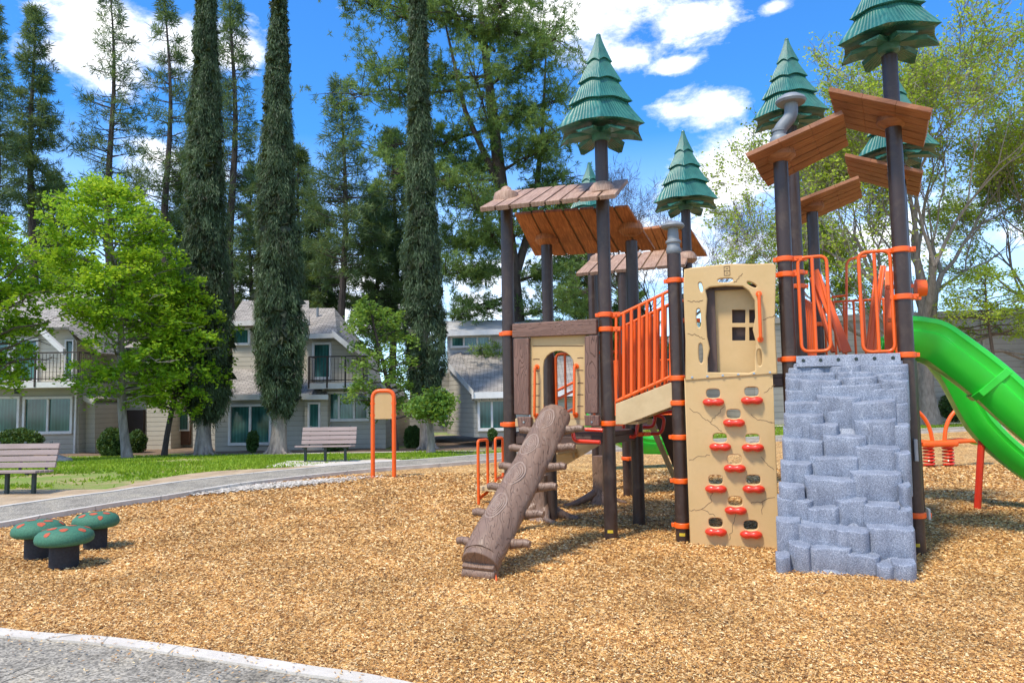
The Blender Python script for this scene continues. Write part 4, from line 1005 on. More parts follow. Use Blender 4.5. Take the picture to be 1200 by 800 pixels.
# pipes under the decks
for pth in [rounded([onA(679, 503, .25), onA(681, 515, .25), onA(712, 516, .3)], .05), rounded([onA(692, 502, .2), onA(712, 503, .2)], .05),
     rounded([W(716, 511, 9.0), W(745, 512, 9.2), W(748, 492, 9.2)], .06), rounded([W(748, 508, 9.4), W(776, 508, 9.5), W(779, 488, 9.5), W(765, 486, 9.5)], .09), rounded([W(746, 500, 9.6), W(766, 500, 9.7), W(768, 487, 9.7)], .07),
     rounded([W(731, 480, 9.9), W(731, 506, 9.9), W(716, 510, 9.6)], .06), [W(745, 488, 9.4), W(800, 480, 9.4)]]: rail('under_deck_pipe', [pth], .022, 'red')
mb = MB(); a, b = W(762, 492, 10.5), W(805, 580, 11.3); a2, b2 = W(784, 488, 10.5), W(812, 560, 11.3)
mb.hexa([W(756, 490, 10.6), W(764, 490, 10.6), W(806, 590, 11.2), W(797, 582, 11.2)], [W(756, 490, 10.7), W(764, 490, 10.7), W(806, 590, 11.3), W(797, 582, 11.3)])
mb.build('stair_stringer', M['step_tan'], PS)
mb = MB(); mb.hexa([W(765, 486, 10.75), W(800, 486, 10.6), W(812, 560, 11.3), W(800, 575, 11.4)], [W(765, 486, 10.8), W(800, 486, 10.65), W(812, 560, 11.35), W(800, 575, 11.45)]); mb.build('stair_back', M['deck'], PS)
# tan sloping stringer behind the log, and transfer steps on the left
def W3(px, py, Y, d=Vector((0, .05, 0))): p = W(px, py, Y); return p, p+d
qs = [W3(705, 500, 10.3), W3(705, 520, 10.3), W3(656, 549, 10.9), W3(610, 545, 11.3), W3(640, 500, 10.7)]
mb = MB(); n = 5; mb.v += [tuple(p[0]) for p in qs]+[tuple(p[1]) for p in qs]; mb.f += [tuple(range(n)), tuple(range(2*n-1, n-1, -1))]+[(i, (i+1) % n, n+(i+1) % n, n+i) for i in range(n)]
mb.build('stair_stringer', M['step_tan'], PS)
c1 = W(592, 568, 11.6)
for i, (dx_, dy_, z_) in enumerate(((0, 0, .27), (.42, -.45, .58), (.80, -.9, .9))):
    mb = MB(); rot = Matrix.Rotation(R(-40), 3, 'Z')
    mb.box((c1.x+dx_, c1.y+dy_, z_-.03), (.55, .8, .06), rot); mb.box((c1.x+dx_+.02, c1.y+dy_, z_-.09), (.5, .06, .1), rot)
    mb.build('transfer_step', M['step_tan'], PS, bevel=.008)
hr = bpy.data.objects.new('step_handrail', None)
rail('step_handrail', [rounded([Vector((*G(561, 592).xy, -.1)), Vector((*G(561, 592).xy, W(551, 516, G(561, 592).y).z)), G(561, 592)+Vector((.14, .22, 1.0))*.99, G(561, 592)+Vector((.14, .22, .18)), G(561, 592)+Vector((0, 0, .1))], .05)], .023)
b_ = G(581, 566)
rail('step_handrail', [rounded([Vector((b_.x, b_.y, -.1)), Vector((b_.x, b_.y, .86)), b_+Vector((.14, .2, .86)), b_+Vector((.14, .2, .1)), b_+Vector((0, 0, .08))], .05)], .026)

# log climber ------------------------------------------------
lb = G(566, 676); lt = W(652, 487, 8.35); lb.z = .17
ax = (lt-lb); Ll = ax.length; ad = ax.normalized(); sd_ = ad.cross(Z).normalized(); ud = sd_.cross(ad).normalized()
lc = bpy.data.objects.new('log_climber', None); COL.objects.link(lc); lc.parent = PS
mb = MB(); n = 36; m = 46; base = 0
for j in range(m+1):
    t_ = j/m; p = lb.lerp(lt, t_); r_ = lerp(.205, .19, t_)*(1.0 if 0 < j < m else .93)
    for k in range(n):
        a = 2*math.pi*k/n; rr = r_*(1+.05*noise.noise(Vector((math.cos(a)*1.5, math.sin(a)*1.5, t_*6)))+.022*math.sin(a*9+3*noise.noise(Vector((t_*5, a, 0)))))
        if math.sin(a) < -.2: rr *= .8
        mb.v.append(tuple(p+sd_*math.cos(a)*rr+ud*math.sin(a)*rr*.92))
for j in range(m):
    for k in range(n):
        k2 = (k+1) % n; mb.f.append((j*n+k, j*n+k2, (j+1)*n+k2, (j+1)*n+k))
mb.f.append(tuple(range(n))); mb.f.append(tuple(m*n+k for k in range(n)))
mb.build('log', M['log'], lc, smooth=True, angle=60)
# nose at the foot and curled top
mb = MB(); dn = -ad; 
for (z_, h_, w_) in ((.02, .10, .36), (.10, .06, .34)):
    pass
p = lb+dn*.02
pts_ = []
mb.sweep([(p+ad*.06, sd_, ud), (p-ad*.03, sd_, ud), (p-ad*.055, sd_, ud)], [(math.cos(a_)*.185, math.sin(a_)*.165) for a_ in [2*math.pi*k/24 for k in range(24)]])
mb.tube([lb-sd_*.17-ad*.07-Z*.09, lb+sd_*.17-ad*.07-Z*.09], .055, 16)
mb.box(lb-ad*.06-Z*.05, (.33, .07, .12), Matrix((sd_, ad, ud)).transposed())
mb.build('log_foot', M['log'], lc, smooth=True, bevel=.01)
mb = MB()
for s_ in (-.15, .15):
    mb.tube([lb+sd_*s_-ad*.06-Z*.06, Vector(((lb+sd_*s_).x, (lb+sd_*s_).y-.10, -.02))], .012, 8); mb.tube([lb+sd_*s_-ad*.02-Z*.06, Vector(((lb+sd_*s_).x, (lb+sd_*s_).y-.02, -.02))], .012, 8)
mb.build('anchor_bracket', M['orange'], lc)
for i, t_ in enumerate((.10, .28, .455, .60, .745, .89)):
    for s_ in (-1, 1):
        p = lb.lerp(lt, t_+(.015 if s_ > 0 else 0)); rd2 = random.Random(i*2+s_); d = (sd_*s_+ud*.06+ad*rd2.uniform(-.03, .05)).normalized()
        mb = MB(); q_ = [p+d*r_-ud*.05 for r_ in (.12, .18, .25, .34, .385)]; q_[3] += Z*.01
        mb.tube(q_, [.062, .052, .043, .040, .034], 12); mb.build('branch_peg', M['log'], lc, smooth=True)
for i, t_ in enumerate((.235, .45, .665, .87)):
    off_ = (-.02, .0, -.02, .01)[i]; p = lb.lerp(lt, t_)+ud*.0; mb = MB()
    L_, W_ = .165, .095
    for ring_i, (f_, rr) in enumerate(((1, .009), (.76, .006), (.55, .006), (.34, .006), (.14, .006))):
        pts_ = []
        for k in range(28):
            a = 2*math.pi*k/28; x = math.cos(a)*W_*f_+off_+.006*math.sin(3*a+i); y = math.sin(a)*L_*f_
            rs = lerp(.205, .19, t_)*.985; aa = x/rs
            pts_.append(p+ad*y+sd_*math.sin(aa)*rs+ud*math.cos(aa)*rs*.92)
        mb.tube(pts_, rr, 6, closed=True)
    mb.build('wood_knot', M['knot'], lc, smooth=True)

# stumps with roots at the feet of the back posts ------------------------------------------------
def stump(P, h_, r_, roots, label=None):
    mb = MB(); n = 30; rows = 14; base = len(mb.v)
    for j in range(rows+1):
        z = h_*j/rows; rr = r_*(1+.75*math.exp(-z/.10))
        for k in range(n):
            a = 2*math.pi*k/n; q_ = rr*(1+.10*math.sin(4*a+1)+.05*math.sin(9*a+z*4)*1); mb.v.append((P.x+q_*math.cos(a), P.y+q_*math.sin(a), z-.02))
    for j in range(rows):
        for k in range(n):
            k2 = (k+1) % n; mb.f.append((base+j*n+k, base+j*n+k2, base+(j+1)*n+k2, base+(j+1)*n+k))
    mb.f.append(tuple(base+rows*n+k for k in range(n)))
    for (a, L_, rr) in roots:
        d = Vector((math.cos(a), math.sin(a), 0)); pts_ = []; rs = []
        for k in range(9):
            t_ = k/8; s = Vector((-d.y, d.x, 0))*.07*math.sin(t_*4+a*3)*t_
            pts_.append(P+d*(r_*.6+L_*t_)+s+Z*(.16*(1-t_)**2.2+.035-.02*t_)); rs.append(rr*(1-.55*t_))
        mb.tube(pts_, rs, 10)
    mb.build('tree_stump_base', M['log'], PS, smooth=True, angle=60)
stump(gp(632, 9.9), .62, .13, ((math.pi*1.02, .72, .085), (math.pi*1.12, .62, .07), (-.1, .42, .08), (-1.2, .3, .07), (1.6, .4, .06)))
stump(gp(702, 11.2), .75, .12, ((math.pi*1.08, .55, .07), (-1.3, .3, .07), (.2, .3, .06)))
stump(gp(1025, 11.6), .7, .13, ((math.pi*.98, .5, .07), (-.3, .5, .07)))

# ------------------------------------------------------------------ houses
def q4(px0, py0, px1, py1, Y):
    a = W(px0, py1, Y); b = W(px1, py0, Y); return a.x, b.x, a.z, b.z
def window(par, px0, py0, px1, py1, Y, n=2, fw=.10, name='window'):
    x0, x1, z0, z1 = q4(px0, py0, px1, py1, Y)
    mb = MB()
    for (a, b, c, d) in ((x0, x1, z1-fw, z1), (x0, x1, z0, z0+fw*1.2), (x0, x0+fw, z0+fw*1.2, z1-fw), (x1-fw, x1, z0+fw*1.2, z1-fw)):
        mb.box(((a+b)/2, Y-.05, (c+d)/2), (b-a, .12, d-c))
    for k in range(1, n):
        xm = lerp(x0, x1, k/n); mb.box((xm, Y-.045, (z0+z1)/2), (fw*.9, .10, z1-z0-2.2*fw))
    w = mb.build(name, M['white_trim'], par, bevel=.008, seg=1)
    for k in range(n):
        a, b = lerp(x0, x1, k/n)+fw*.5, lerp(x0, x1, (k+1)/n)-fw*.5
        m2 = MB(); m2.box(((a+b)/2, Y-.012, (z0+z1)/2), (b-a, .012, z1-z0-1.8*fw)); m2.build('pane', M['glass'], w)
    return w
def wall(par, pts, Y, dep, mat, name='wall'):
    """front outline in pixels at depth Y, carried back by dep"""
    a = [W(x, y, Y) for x, y in pts]; mb = MB(); n = len(a)
    mb.v += [tuple(p) for p in a]+[(p.x, p.y+dep, p.z) for p in a]
    mb.f += [tuple(range(n)), tuple(range(2*n-1, n-1, -1))]+[(i, (i+1) % n, n+(i+1) % n, n+i) for i in range(n)]
    return mb.build(name, M[mat], par)
def slabq(par, c, th, mat, name='roof', fascia=.0):
    """thick sheet from four 3D corners"""
    a = [Vector(p) for p in c]; n = (a[1]-a[0]).cross(a[3]-a[0]).normalized()
    if n.z < 0: n = -n
    mb = MB(); mb.hexa([p-n*th for p in a], a); return mb.build(name, M[mat], par)
def bandm(par, a, b, h, d, name='fascia', mat='white_trim'):
    a = Vector(a); b = Vector(b); mb = MB(); dd = (b-a).normalized(); s = Vector((0, -d, 0)); u = Z*h
    mb.hexa([a, b, b+u, a+u], [a+s, b+s, b+u+s, a+u+s]); return mb.build(name, M[mat], par)
def balcony(par, px0, px1, pyf, pyr, Y, proj=1.3, left=True, right=True):
    yb = Y-proj; a = W(px0, pyf, yb); b = W(px1, pyf, yb); zt_ = W(px0, pyr, yb).z
    mb = MB(); mb.box(((a.x+b.x)/2, Y-proj/2, a.z-.12), (b.x-a.x+.1, proj, .22)); fl = mb.build('balcony_floor', M['white_trim'], par)
    mb = MB()
    mb.box(((a.x+b.x)/2, yb, zt_), (b.x-a.x, .05, .05)); mb.box(((a.x+b.x)/2, yb, a.z+.12), (b.x-a.x, .04, .04))
    n = int((b.x-a.x)/.14)
    for k in range(n+1): mb.box((lerp(a.x, b.x, k/n), yb, (a.z+zt_)/2), (.016, .016, zt_-a.z-.1))
    for k in range(4): mb.box((lerp(a.x, b.x, k/3), yb, (a.z+zt_)/2-.1), (.06, .06, zt_-a.z+.2))
    for xs in (a.x, b.x):
        mb.box((xs, Y-proj/2, zt_), (.05, proj, .05))
        for k in range(8): mb.box((xs, lerp(yb, Y, k/8), (a.z+zt_)/2), (.016, .016, zt_-a.z-.1))
    return mb.build('balcony_rail', M['dark_interior'], par)

# house one, far left
Y1 = 30.
h1 = thing('town_house', 'two-storey taupe town house at the far left with a balcony over paired windows', 'house', (W(50, 530, Y1).x, Y1, tz(-15, 30)))
wall(h1, [(-60, 540), (-60, 448), (92, 448), (92, 540)], Y1, 8, 'grey_siding')
wall(h1, [(-60, 448), (-60, 388), (78, 384), (90, 400), (90, 448)], Y1+.9, 7, 'tan_siding', 'upper_wall')
mb = MB(); p_ = W(89, 470, Y1-.06); mb.box((p_.x, Y1-.06, p_.z-1.0), (.07, .07, 3.0)); mb.build('downspout', M['white_trim'], h1)
mb = MB(); p_ = W(20, 458, Y1-.08); mb.box((p_.x, Y1-.08, p_.z), (.14, .14, .22)); mb.build('wall_lamp', M['dark_metal'], h1)
wall(h1, [(93, 538), (93, 462), (111, 474), (111, 538)], Y1+.5, 5, 'tan_siding', 'side_wing')
window(h1, 27, 464, 87, 509, Y1, 2); window(h1, -32, 464, 25, 509, Y1, 2)
window(h1, 15, 396, 47, 448, Y1+.9, 1, name='balcony_door'); window(h1, -30, 396, 14, 448, Y1+.9, 1, name='balcony_door')
window(h1, 76, 398, 88, 446, Y1+.9, 1, .06)
balcony(h1, -60, 91, 449, 415, Y1)
a, b = W(-70, 386, Y1+.4), W(80, 383, Y1+.4); slabq(h1, [a, b, Vector((b.x-.8, Y1+3.4, b.z+1.9)), Vector((a.x, Y1+3.4, b.z+1.9))], .12, 'roof_shingle')
slabq(h1, [Vector((b.x-.8, Y1+3.4, b.z+1.9)), b, Vector((b.x+1.3, Y1+.6, b.z-1.1)), Vector((b.x+1.6, Y1+6, b.z-1.1))], .1, 'roof_shingle')
bandm(h1, W(-60, 388, Y1+.4), W(48, 387, Y1+.4), .22, .08)
a = W(48, 386, Y1+.2); b = W(77, 413, Y1+.2); bandm(h1, a-Z*.1, b-Z*.1, .25, .2)
a = W(90, 462, Y1+.4); b = W(111, 470, Y1+.4); slabq(h1, [a+Z*.12, b+Z*.12, b+Vector((0, 4.6, .1)), a+Vector((0, 4.6, .3))], .08, 'roof_shingle'); bandm(h1, a-Z*.15, b-Z*.15, .25, .08)

# recessed linking building between house one and two
h12 = thing('town_house', 'low tan wing with a dark doorway seen behind the bright green tree', 'house', (W(215, 520, 32).x, 32, -.4))
wall(h12, [(112, 530), (112, 410), (266, 405), (266, 530)], 33, 6, 'tan_siding')
wall(h12, [(172, 530), (172, 466), (200, 462), (200, 530)], 31.8, 1.2, 'tan_siding', 'side_wing')
wall(h12, [(226, 530), (226, 458), (266, 456), (266, 530)], 31.5, 1.5, 'grey_siding', 'side_wing')
x0, x1, z0, z1 = q4(204, 478, 224, 521, 32.9)
mb = MB(); mb.box(((x0+x1)/2, 32.85, (z0+z1)/2), (x1-x0, .2, z1-z0)); mb.build('door', M['brown_door'], h12)
window(h12, 205, 480, 223, 505, 32.7, 1, .06)
mb = MB(); x0, x1, z0, z1 = q4(112, 480, 170, 526, 32.9); mb.box(((x0+x1)/2, 32.85, (z0+z1)/2), (x1-x0, .2, z1-z0)); mb.build('doorway', M['dark_interior'], h12)
window(h12, 190, 420, 204, 448, 32.95, 1, .06)
a, b = W(105, 408, 32.5), W(270, 404, 32.5); slabq(h12, [a, b, b+Vector((0, 3, 1.6)), a+Vector((0, 3, 1.6))], .12, 'roof_shingle')

# house two, middle
Y2 = 30.
h2 = thing('town_house', 'two-storey taupe town house in the middle, behind the slatted bench and two cypresses', 'house', (W(340, 525, Y2).x, Y2, -.4))
wall(h2, [(252, 530), (252, 468), (362, 466), (362, 530)], Y2, 7, 'grey_siding')
wall(h2, [(272, 470), (272, 380), (362, 378), (362, 470)], Y2+2.4, 5, 'tan_siding', 'upper_wall')
wall(h2, [(380, 530), (380, 448), (440, 447), (452, 470), (452, 530)], Y2+.3, 7, 'grey_siding')
wall(h2, [(360, 452), (360, 396), (398, 394), (416, 410), (424, 452)], Y2+1.3, 5, 'tan_siding', 'upper_wall')
wall(h2, [(357, 530), (357, 462), (384, 462), (384, 530)], Y2-.2, 6, 'tan_siding', 'side_wing')
window(h2, 268, 473, 319, 522, Y2, 2, name='patio_door'); window(h2, 361, 471, 376, 503, Y2-.2, 1, .08)
window(h2, 380, 458, 433, 494, Y2+.3, 3); window(h2, 271, 384, 294, 405, Y2+2.4, 1)
window(h2, 366, 401, 389, 445, Y2+1.3, 1, name='balcony_door')
balcony(h2, 362, 426, 449, 418, Y2+.5, 1.0)
a, b = W(272, 466, Y2-.3), W(304, 466, Y2-.3); slabq(h2, [W(266, 466, Y2-.3), W(362, 464, Y2-.3), W(362, 432, Y2+2.4), W(272, 432, Y2+2.4)], .12, 'roof_shingle')
bandm(h2, W(266, 469, Y2-.3), W(362, 467, Y2-.3), .22, .06)
slabq(h2, [W(266, 380, Y2+2.), W(362, 378, Y2+2.), W(362, 352, Y2+5), W(284, 352, Y2+5)], .12, 'roof_shingle'); bandm(h2, W(266, 382, Y2+2), W(362, 380, Y2+2), .22, .06)
a, b = W(352, 395, Y2+.9), W(395, 394, Y2+.9); slabq(h2, [a, b, W(392, 361, Y2+3.8), W(350, 361, Y2+3.8)], .12, 'roof_shingle')
slabq(h2, [b, W(436, 428, Y2+1.), W(440, 420, Y2+5), W(392, 361, Y2+3.8)], .1, 'roof_shingle')
bandm(h2, W(354, 397, Y2+.8), W(392, 396, Y2+.8), .2, .08); bandm(h2, W(390, 394, Y2+.8), W(414, 414, Y2+.8), .25, .15)
slabq(h2, [W(355, 465, Y2-.5), W(385, 465, Y2-.5), W(378, 448, Y2+1.2), W(357, 448, Y2+1.2)], .1, 'roof_shingle'); bandm(h2, W(355, 468, Y2-.5), W(385, 468, Y2-.5), .2, .06)

mb = MB(); p_ = W(379, 470, Y2+.2); mb.box((p_.x, Y2+.2, p_.z-.7), (.07, .07, 2.6)); mb.build('downspout', M['white_trim'], h2)
for (x_, y_) in ((330, 482), (326, 372)):
    mb = MB(); p_ = W(x_, y_, Y2-.08); mb.box((p_.x, Y2-.06 if y_ > 400 else Y2+2.3, p_.z), (.24, .1, .24)); mb.build('wall_vent', M['white_trim'], h2)
for (x_, y_, l_) in ((300, 368, 2.9), (372, 372, 2.9)):
    mb = MB(); p_ = W(x_, y_, Y2+l_); mb.tube([p_-Z*.4, p_+Z*.45], .06, 8); mb.build('roof_pipe', M['grey_plastic'], h2)
# house three, right of the third cypress
Y3 = 30.
h3 = thing('town_house', 'taupe house with a low grey shingle roof and patio door, right of the third cypress', 'house', (W(570, 510, Y3).x, Y3, -.4))
wall(h3, [(556, 512), (556, 464), (700, 461), (700, 512)], Y3, 7, 'grey_siding')
a = [W(524, 508, Y3+2.5), W(556, 512, Y3+.02), W(556, 462, Y3+.02), W(527, 434, Y3+2.5)]
mb = MB(); mb.hexa(a, [p+Vector((1.5, 1.5, 0)) for p in a]); mb.build('wall', M['tan_siding'], h3)
wall(h3, [(480, 506), (480, 440), (530, 436), (530, 506)], Y3+3.2, 5, 'tan_siding', 'recessed_wall')
wall(h3, [(524, 440), (524, 390), (640, 386), (640, 440)], Y3+4.5, 4, 'pale_siding', 'upper_wall')
window(h3, 560, 467, 593, 505, Y3, 2, name='patio_door'); window(h3, 620, 468, 650, 500, Y3, 2)
window(h3, 528, 393, 575, 408, Y3+4.5, 3, .09); window(h3, 513, 456, 527, 494, Y3+3.2, 1, .07)
slabq(h3, [W(553, 466, Y3-.4), W(704, 462, Y3-.4), W(704, 418, Y3+4.4), W(536, 414, Y3+4.4)], .14, 'roof_shingle')
bandm(h3, W(553, 467, Y3-.42), W(704, 463, Y3-.42), .26, .06)
a, b = W(526, 432, Y3+2.3), W(555, 465, Y3-.45); bandm(h3, a, b, .26, .1)
slabq(h3, [W(526, 430, Y3+2.3), W(556, 463, Y3-.4), W(540, 412, Y3+4.4), W(528, 416, Y3+4.4)], .1, 'roof_shingle')
slabq(h3, [W(518, 392, Y3+4), W(648, 388, Y3+4), W(648, 374, Y3+6), W(522, 376, Y3+6)], .12, 'pale_siding'); bandm(h3, W(518, 394, Y3+4), W(648, 390, Y3+4), .25, .08)
# pale flats far behind
hb = thing('apartment_building', 'long pale apartment block glimpsed through trees behind the playground roofs', 'building', (4, 58, -.4))
wall(hb, [(600, 480), (600, 412), (905, 408), (905, 480)], 52, 8, 'pale_siding')
slabq(hb, [W(596, 412, 51.5), W(908, 408, 51.5), W(900, 392, 56), W(604, 396, 56)], .3, 'roof_shingle')
for x in (690, 740, 790, 860): window(hb, x, 424, x+18, 440, 52, 2, .12)
# long plain hall on the right
Y4 = 37.
h4 = thing('hall', 'long windowless grey sided hall behind the green slides on the right', 'building', (W(1150, 490, Y4).x, Y4, .05))
wall(h4, [(885, 500), (885, 378), (1460, 356), (1460, 500)], Y4, 12, 'wall_siding')
for x in (960, 1045, 1158, 1245):
    p = W(x, 500, Y4); mb = MB(); mb.box((p.x, Y4-.05, (p.z+W(x, 372, Y4).z)/2), (.12, .08, W(x, 376, Y4).z-p.z)); mb.build('corner_batten', M['grey_siding'], h4)
bandm(h4, W(882, 380, Y4-.05), W(1465, 358, Y4-.05), .3, .12, mat='wall_siding')
p = W(885, 470, Y4); mb = MB(); mb.box((p.x+14, Y4-.04, .12), (30, .06, .3)); mb.build('plinth', M['concrete'], h4)

# ------------------------------------------------------------------ benches
def bench(label, fx, fy, w, rz):
    p = GT(fx, fy)
    b = thing('park_bench', label, 'bench', (p.x, p.y, .03), rz, 'slatted park benches beside the path')
    def part(mb, n, m, bev=.006): return mb.build(n, M[m], b, local=True, bevel=bev)
    mb = MB()
    for k in range(4): mb.box((0, -.03+k*.125, .44-.008*k), (w, .105, .04))
    part(mb, 'seat', 'bench_slat')
    mb = MB(); m_ = Matrix.Rotation(R(-14), 3, 'X')
    for k in range(4): mb.box(m_ @ Vector((0, 0, .08+k*.115))+Vector((0, .43, .44)), (w, .038, .098), m_)
    part(mb, 'backrest', 'bench_slat')
    for x in (-w*.36, 0, w*.36):
        mb = MB(); mb.box((x, .16, .20), (.06, .06, .44)); mb.box((x, .16, -.01), (.12, .16, .02)); mb.box((x, .2, .405), (.05, .5, .03))
        mb.box(m_ @ Vector((0, .03, .26))+Vector((x, .43, .44)), (.05, .02, .52), m_); part(mb, 'leg', 'dark_metal', .004)
    return b
bench('slatted taupe bench by the path in front of the middle town house', 379, 543, 1.45, R(-3))
bench('slatted taupe bench at the left picture edge, nearest the mushroom seats', 0, 581, 1.38, R(-3))
for (fx, fy, w, dpt) in ((392, 544, 3.0, 1.5), (5, 583, 2.8, 1.7)):
    p = GT(fx, fy); mb = MB(); mb.box((p.x, p.y+.1, .04), (w, dpt, .06), R(-3)); tag(mb.build('bench_pad', M['concrete' if fx > 100 else 'dirt'], bevel=.01), kind='structure')

# ------------------------------------------------------------------ mushroom seats
def mushroom(label, px, py, capw, rs, spots, seed):
    p = G(px, py); d = p.y; r = capw/2/FPX*d
    o = thing('mushroom_seat', label, 'mushroom seat', (p.x, p.y+.14, 0), 0, 'speckled rubber mushroom seats')
    hgt = .27*rs
    mb = MB(); mb.lathe([(r*.50, -.05), (r*.50, hgt)], 28); st = mb.build('stem', M['black_rubber'], o, local=True, smooth=True)
    mb = MB(); mb.lathe([(r*.5, hgt-.02), (r*.86, hgt-.025), (r*.97, hgt-.005), (r, hgt+.03), (r*.96, hgt+.07), (r*.82, hgt+.105), (r*.58, hgt+.128), (r*.3, hgt+.138), (.01, hgt+.14)], 40)
    cp = mb.build('cap', M['green_rubber'], o, local=True, smooth=True, angle=70)
    def top(rr):
        prof = [(0, .14), (.3, .138), (.58, .128), (.82, .105), (.96, .07), (1, .03)]
        for i in range(5):
            if rr <= prof[i+1][0]: return lerp(prof[i][1], prof[i+1][1], (rr-prof[i][0])/(prof[i+1][0]-prof[i][0]))
        return .03
    rd = random.Random(seed)
    for (a, f_, s) in spots:
        mb = MB(); n = 16; cx, cy = math.cos(a)*f_, math.sin(a)*f_; rings = []
        for j, g_ in enumerate((1, .5)):
            for k in range(n):
                b_ = 2*math.pi*k/n; q_ = s*g_*(1+.07*math.sin(3*b_+a)+.07*rd.uniform(-1, 1)); x, y = cx+math.cos(b_)*q_, cy+math.sin(b_)*q_; rr = min(.99, math.hypot(x, y))
                mb.v.append((x*r, y*r, hgt+top(rr)+.0035))
        mb.v.append((cx*r, cy*r, hgt+top(math.hypot(cx, cy))+.004))
        for k in range(n): mb.f.append((k, (k+1) % n, n+(k+1) % n, n+k)); mb.f.append((n+k, n+(k+1) % n, 2*n))
        mb.build('spot', M['orange_rubber'], cp, local=True, smooth=True, angle=80)
SP = [(-2.2, .45, .17), (-1.1, .55, .15), (-.2, .75, .13), (3.4, .7, .15), (1.2, .3, .16), (2.3, .75, .14), (.6, .75, .13), (-1.75, .84, .10)]
mushroom('green mushroom seat with orange spots, front one of the trio', 64.5, 669, 62, 1, SP, 1)
mushroom('green mushroom seat with orange spots, farthest right of the trio', 103, 646, 50, 1.02, [(a+.9, f, s) for a, f, s in SP], 2)
mushroom('green mushroom seat with orange spots, back left, half hidden by the front one', 34, 658, 56, 1.0, [(a+2., f, s) for a, f, s in SP], 3)

# ------------------------------------------------------------------ free-standing orange loop sign
a = G(437, 560); b = G(457, 559)
sg_ = thing('loop_sign', 'orange loop frame with blank tan panel standing in the chips before the bench', 'sign', (a.x, a.y, 0))
zt_ = W(436, 457, a.y).z; wd_ = .45; h = Vector((1, -.05, 0)).normalized()
mb = MB(); mb.tube(rounded([a-Z*.1, a+Z*(zt_-.02), a+h*wd_+Z*(zt_-.02), a+h*wd_-Z*.1], .16, 8), .045, 14); mb.build('frame', M['orange'], sg_, smooth=True)
mb = MB(); z0 = W(436, 491, a.y).z; pts = rounded([a+h*.03+Z*z0, a+h*.03+Z*(zt_-.05), a+h*(wd_-.03)+Z*(zt_-.05), a+h*(wd_-.03)+Z*z0], .12, 6); n = len(pts); k_ = Vector((0, .02, 0))
mb.v += [tuple(p-k_) for p in pts]+[tuple(p+k_) for p in pts]; mb.f += [tuple(range(n)), tuple(range(2*n-1, n-1, -1))]+[(i, (i+1) % n, n+(i+1) % n, n+i) for i in range(n)]
mb.build('panel', M['tan'], sg_, bevel=.004)
mb = MB()
for z_ in (.2, .8):
    for s_ in (0, 1): mb.box(a+h*(wd_*s_)+Z*lerp(z0, zt_-.2, z_), (.10, .05, .05))
mb.build('bracket', M['orange'], sg_, bevel=.004)

# ------------------------------------------------------------------ spring seesaw
c = G(1100, 547); S_ = thing('spring_seesaw', 'orange and red four-seat spring seesaw with green seats behind the slide', 'spring rider', (c.x, c.y, 0))
hub = c+Z*.50
for dx_ in (-.20, .22):
    mb = MB(); pts = [c+Vector((dx_+.10*math.cos(t_), .10*math.sin(t_), .02+.42*t_/(2*math.pi*6))) for t_ in [2*math.pi*6*k/96 for k in range(97)]]
    mb.tube(pts, .022, 6); mb.build('spring', M['red'], S_, smooth=True)
mb = MB(); mb.box(hub, (.78, .3, .12)); mb.build('hub', M['orange'], S_, bevel=.04)
for (dx_, dy_, L_) in ((1.35, -.25, 1), (1.2, .45, 1), (-1.3, -.3, 1), (-1.2, .4, 1)):
    e = hub+Vector((dx_, dy_, 0)); mb = MB(); mb.tube([hub+Z*.02, hub+Vector((dx_*.5, dy_*.5, .06)), e], .045, 10); mb.build('arm', M['orange'], S_, smooth=True)
    mb = MB(); mb.lathe([(.05, -.08), (.18, -.05), (.21, .0), (.19, .04), (.08, .05)], 20, e); mb.build('seat', M['green_slide'], S_, smooth=True)
for s_, x_ in ((-1, -.1), (1, .16)):
    mb = MB(); pts = [hub+Vector((x_, 0, .05)), hub+Vector((x_+.04*s_, 0, .35)), hub+Vector((x_+.18*s_, 0, .62)), hub+Vector((x_+.48*s_, 0, .86))]; mb.tube(rounded(pts, .2, 5), .042, 10); mb.build('grip_arm', M['orange'], S_, smooth=True)
    e = pts[-1]; mb = MB(); mb.lathe([(.06, -.1), (.19, -.06), (.22, .02), (.14, .08), (.04, .09)], 18, e+Vector((.1*s_, 0, .05))); mb.build('grip', M['green_slide'], S_, smooth=True)

# stones, bin
def stone(px, py, s, label, seed):
    p = GT(px, py); bm = bmesh.new(); bmesh.ops.create_icosphere(bm, subdivisions=3, radius=1)
    for v in bm.verts:
        k = 1+.25*noise.noise(v.co*1.5+Vector((seed, 0, 0))); v.co = Vector((v.co.x*k*s[0], v.co.y*k*s[1], max(-.2, v.co.z)*k*s[2]))
    me = bpy.data.meshes.new('boulder'); bm.to_mesh(me); bm.free(); me.materials.append(M['stone']); me.polygons.foreach_set('use_smooth', [True]*len(me.polygons))
    o = bpy.data.objects.new('boulder', me); COL.objects.link(o); o.location = p; tag(o, label, 'boulder')
stone(67, 541, (.42, .3, .2), 'flat pale boulder on the lawn right of the left bench', 1)
p = GT(416, 521); mb = MB(); mb.lathe([(.16, 0), (.24, .05), (.27, .3), (.26, .40), (.22, .42), (.20, .36), (.02, .34)], 24, p)
o = mb.build('planter_pot', M['grey_plastic'], smooth=True); tag(o, 'round grey pot by the house wall just right of the middle bench', 'pot')

